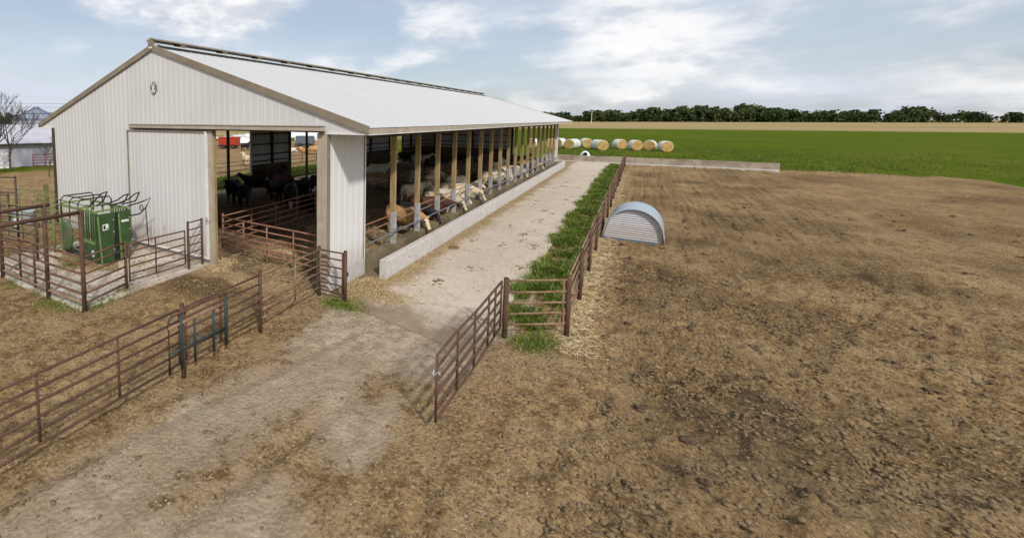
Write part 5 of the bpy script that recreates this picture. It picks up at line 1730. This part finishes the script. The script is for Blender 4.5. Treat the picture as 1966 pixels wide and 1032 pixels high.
for z in (5.3, 6.05):
    fr_ = (6.8 - z) / 1.55
    rr_ = 0.42 + (rb - 0.27) * fr_
    MB().tube([(rr_ * math.cos(a), rr_ * math.sin(a), z + 0.06) for a in np.linspace(0, 2 * math.pi, 25)], 0.05, 5).build('roof_ring', M_BLUEM, rfm)

pipe_panel('red_gate', 'maroon pipe gate in front of the pale shed', 'gate', (-45.4, 11.6), (-42.0, 15.2), [0.3, 0.6, 0.9, 1.2, 1.5], (0.0, 0.25, 0.5, 0.75, 1.0), M_MAROON, 0.04, 0.05)
wg = thing('white_board_gate', 'white board gate at the left edge below the bare tree', 'gate', (-45.5, 7.6, 0), R(66))
for z in (0.3, 0.75, 1.2, 1.65):
    MB().box(-2.2, 1.6, -0.03, 0.03, z, z + 0.24).build('board', M_WHITE, wg)
for x in (-2.2, -0.3, 1.6):
    MB().box(x - 0.06, x + 0.06, 0.032, 0.12, 0, 2.0).build('post', M_WOOD, wg)


# bare trees
def bare_tree(label, x, y_, h, seed, lean=0.0):
    rs = random.Random(seed)
    t = thing('bare_tree', label, 'tree', (x, y_, -0.05), 0, 'bare trees beside the pale shed')
    tr, tw = MB(), MB()

    def grow(p, d, ln, r, depth):
        steps = 3
        pts = [p]
        for i in range(steps):
            d = (d + Vector((rs.uniform(-0.14, 0.14), rs.uniform(-0.14, 0.14), rs.uniform(-0.02, 0.10)))).normalized()
            pts.append(pts[-1] + d * (ln / steps))
        tgt = tr if depth < 2 else tw
        tgt.tube(pts, r, 7 if depth < 2 else 4, r * 0.62, False)
        if depth >= 6:
            return
        nb = rs.choice((2, 3, 3)) if depth else 5
        for b in range(nb):
            fr_ = rs.uniform(0.45, 1.0) if b else 1.0
            k_ = min(int(fr_ * steps), steps - 1)
            q = pts[k_].lerp(pts[k_ + 1], fr_ * steps - k_ if fr_ < 1 else 1.0)
            ax = Vector((rs.uniform(-1, 1), rs.uniform(-1, 1), rs.uniform(-0.2, 0.6)))
            nd = (d * (1.05 if b else 1.6) + ax.normalized() * rs.uniform(0.55, 0.95)).normalized()
            nd.z = abs(nd.z) * 0.8 + 0.12
            grow(q, nd.normalized(), ln * rs.uniform(0.58, 0.8), max(r * rs.uniform(0.5, 0.66), 0.010), depth + 1)
    grow(Vector((0, 0, 0)), Vector((lean, 0, 1)).normalized(), h * 0.30, h * 0.013, 0)
    tr.build('trunk', M_BARK, t)
    tw.build('crown', M_TWIG, t)
    return t


bare_tree('taller bare tree reaching above the shed roof at left', -44.3, 8.9, 8.6, 11, 0.05)
bare_tree('bare tree cut by the left edge of the view', -43.2, 6.9, 9.6, 23, -0.1)
bare_tree('small bare tree directly left of the barn corner', -36.9, 9.2, 4.6, 5)


# machinery and stores beyond the back lot
def wagon(label, x, y_, rz, mat, L_, w, z0, z1, name):
    t = thing(name, label, 'wagon', (x, y_, 0), R(rz))
    MB().prism([(-w * 0.55, z1), (w * 0.55, z1), (w * 0.42, z0), (-w * 0.42, z0)], 'x', -L_ / 2, L_ / 2).build('box_body', mat, t)
    MB().box(-L_ / 2 - 0.05, L_ / 2 + 0.05, -w * 0.57, w * 0.57, z1, z1 + 0.10).build('top_rim', mat, t)
    MB().box(-L_ / 2 - 0.4, L_ / 2 - 0.3, -w * 0.2, w * 0.2, z0 - 0.25, z0 - 0.02).build('chassis', M_BLACK, t)
    MB().bar((L_ / 2 - 0.3, 0, z0 - 0.14), (L_ / 2 + 1.6, 0, 0.45), 0.12, 0.12).build('drawbar', M_BLACK, t)
    for sx in (-L_ * 0.28, L_ * 0.22):
        for sy in (-1, 1):
            wl = MB().tube([(sx, sy * w * 0.44, 0.40), (sx, sy * w * 0.58, 0.40)], 0.40, 18).build('wheel', M_TYRE, t)
            MB().tube([(sx, sy * (w * 0.58 + 0.005), 0.40), (sx, sy * (w * 0.58 + 0.03), 0.40)], 0.17, 12).build('rim', M_DARKPIPE, wl)
    return t


wagon('red forage wagon parked beyond the back lot, seen through the doorway', -53.0, 48.6, 35, M_REDM, 3.6, 2.2, 0.6, 2.0, 'red_wagon')
wagon('blue grey feed wagon parked beyond the back lot near the white pile', -44.6, 60.4, 30, M_BLUEM, 3.4, 2.3, 0.6, 2.0, 'feed_wagon')
heapA = heap('silage_pile', -66.0, 86.0, 24.0, 3.6, 1.9, M_PLASTIC, 'long white plastic covered silage pile behind the blue grey wagon', 'silage pile', 0.0, 20, R(35))
heapA['kind'] = ''
del heapA['kind']
heapB = heap('silage_pile', -66.0, 66.0, 5.0, 1.9, 1.1, M_PLASTIC, 'shorter white plastic pile right of the red wagon', 'silage pile', 0.0, 20, R(30))
del heapB['kind']
for i, (x, y_, z, lab) in enumerate(((-38.6, 56.6, 0, 'lower bale of the stack beside the blue grey wagon'), (-37.0, 57.4, 0, 'lower right bale of the stack beyond the back lot'), (-37.9, 57.1, 1.62, 'top bale of the stack beyond the back lot'))):
    t = thing('stacked_bale', lab, 'hay bale', (x, y_, z), R(-50), 'stacked bales beyond the back lot')
    for e in end_m:
        link('bale_end', e, t)
    wmy = wrap_m.copy()
    wmy.materials.clear()
    wmy.materials.append(M_HAY)
    link('wrap', wmy, t)
bushes = scatter(9000, -78, -56, 66, 96, lambda x, y_: (fbm(x, y_, 0.35, 3) > 0.12) * 1.0)
blades('rough_weeds', bushes, 0.5 + 0.7 * rng.random(len(bushes)), 0.12, 0.6, M_GRASS, 'rough green weeds around the silage piles', 'weeds')
# back lot fence
pipe_panel('lot_fence', 'dark pipe fence along the grass behind the barn', 'fence', (-24.0, 8), (-24.0, 46), [0.4, 0.8, 1.2], tuple(np.linspace(0, 1, 14)), M_DARKPIPE, 0.03, 0.05)


# distant woods
def woods(name, label, centres, hmin, hmax, seed):
    r_ = np.random.default_rng(seed)
    Vs, Fs, Rn = [], [], []
    off = 0
    for (x, y_) in centres:
        h = (hmin + (hmax - hmin) * r_.random() ** 1.1) * (0.62 + 0.75 * float(vnoise(np.array([x * 0.011 + 3.3]), np.array([y_ * 0.004]))[0]))
        wd = h * (0.22 + 0.34 * r_.random())
        nl = 7
        lc = np.stack([wd * 0.55 * r_.standard_normal(nl), wd * 0.55 * r_.standard_normal(nl), h * (0.35 + 0.5 * r_.random(nl))], -1)
        k_ = 55
        pts = (lc[:, None, :] + (r_.standard_normal((nl, k_, 3)) * np.array([wd * 0.30, wd * 0.30, h * 0.13]))).reshape(-1, 3)
        pts[:, 2] = np.clip(pts[:, 2], 0.04 * h, h)
        m_n = len(pts)
        low = np.stack([wd * r_.standard_normal(40) * 0.8, wd * r_.standard_normal(40) * 0.8, h * 0.25 * r_.random(40)], -1)
        pts = np.concatenate([pts, low])
        m_n = len(pts)
        s = h * (0.035 + 0.045 * r_.random(m_n))
        a = r_.standard_normal((m_n, 3))
        a /= np.linalg.norm(a, axis=1)[:, None]
        b = np.cross(a, r_.standard_normal((m_n, 3)))
        b /= np.linalg.norm(b, axis=1)[:, None]
        P = pts + np.array([x, y_, 0])
        q = np.stack([P - a * s[:, None] - b * s[:, None], P + a * s[:, None] - b * s[:, None], P + a * s[:, None] + b * s[:, None], P - a * s[:, None] + b * s[:, None]], 1)
        Vs.append(q.reshape(-1, 3))
        i = np.arange(m_n) * 4 + off
        Fs.append(np.stack([i, i + 1, i + 2, i + 3], -1))
        tone = np.clip(0.75 * r_.random() + 0.35 * r_.random(m_n) - 0.05, 0, 1)
        Rn.append(np.repeat(tone, 4))
        off += m_n * 4
    me = np_mesh(name, np.concatenate(Vs), np.concatenate(Fs), M_LEAF, dict(rnd=np.concatenate(Rn)))
    return tag(link(name, me), label, 'woods', None, 'stuff')


r2 = np.random.default_rng(3)
cs = []
x = -230.0
while x < 1500:
    dens = 0.5 + float(vnoise(np.array([x * 0.02]), np.array([4.2]))[0])
    for k_ in range(3 if r2.random() < 0.95 else 1):
        cs.append((x + r2.uniform(-5, 5), 1080 + 0.12 * x + r2.uniform(-25, 25)))
    x += 8.5 / dens
woods('distant_woods', 'dark green belt of woods along the horizon', cs, 11, 26, 5)
cs = []
for i in range(46):
    t = i / 45
    cs.append((-560 + 40 * r2.random(), 150 + 180 * t + 8 * r2.random()))
woods('left_woods', 'dark trees on the horizon left of the grain bin', cs, 6, 12.5, 9)
cs = [(-150 + r2.uniform(-8, 8) + i * 3.0, 150 + r2.uniform(-5, 5) + i * 3.5) for i in range(10)]
woods('field_hedge', 'green hedge at the edge of the brown field behind the barn', cs, 3, 6, 19)
# poles and power line
for lab, x, y_, h in (('slim pole in front of the far woods right of the roof', -45.0, 700.0, 16.0),):
    t = thing('utility_pole', lab, 'utility pole', (x, y_, 0))
    MB().tube([(0, 0, 0), (0, 0, h)], 0.35, 7, 0.25).build('shaft', M_WHITE, t)
    MB().bar((-1.6, 0, h - 0.8), (1.6, 0, h - 0.8), 0.25, 0.25).build('crossarm', M_WHITE, t)
pl = thing('power_line', 'two thin wires of the power line above the grain bin', 'power line', (-150, 30, 0))
for k_, z in enumerate((10.0, 8.9)):
    MB().tube([(-40 + 10 * i, -40 + 14 * i, z + 0.02 * (i - 6) ** 2) for i in range(13)], 0.035, 4).build('wire', M_WIRE, pl)
for i in (0, 12):
    MB().tube([(-40 + 10 * i, -40 + 14 * i, -0.2), (-40 + 10 * i, -40 + 14 * i, 11.2)], 0.16, 7).build('pole', M_BARK, pl)
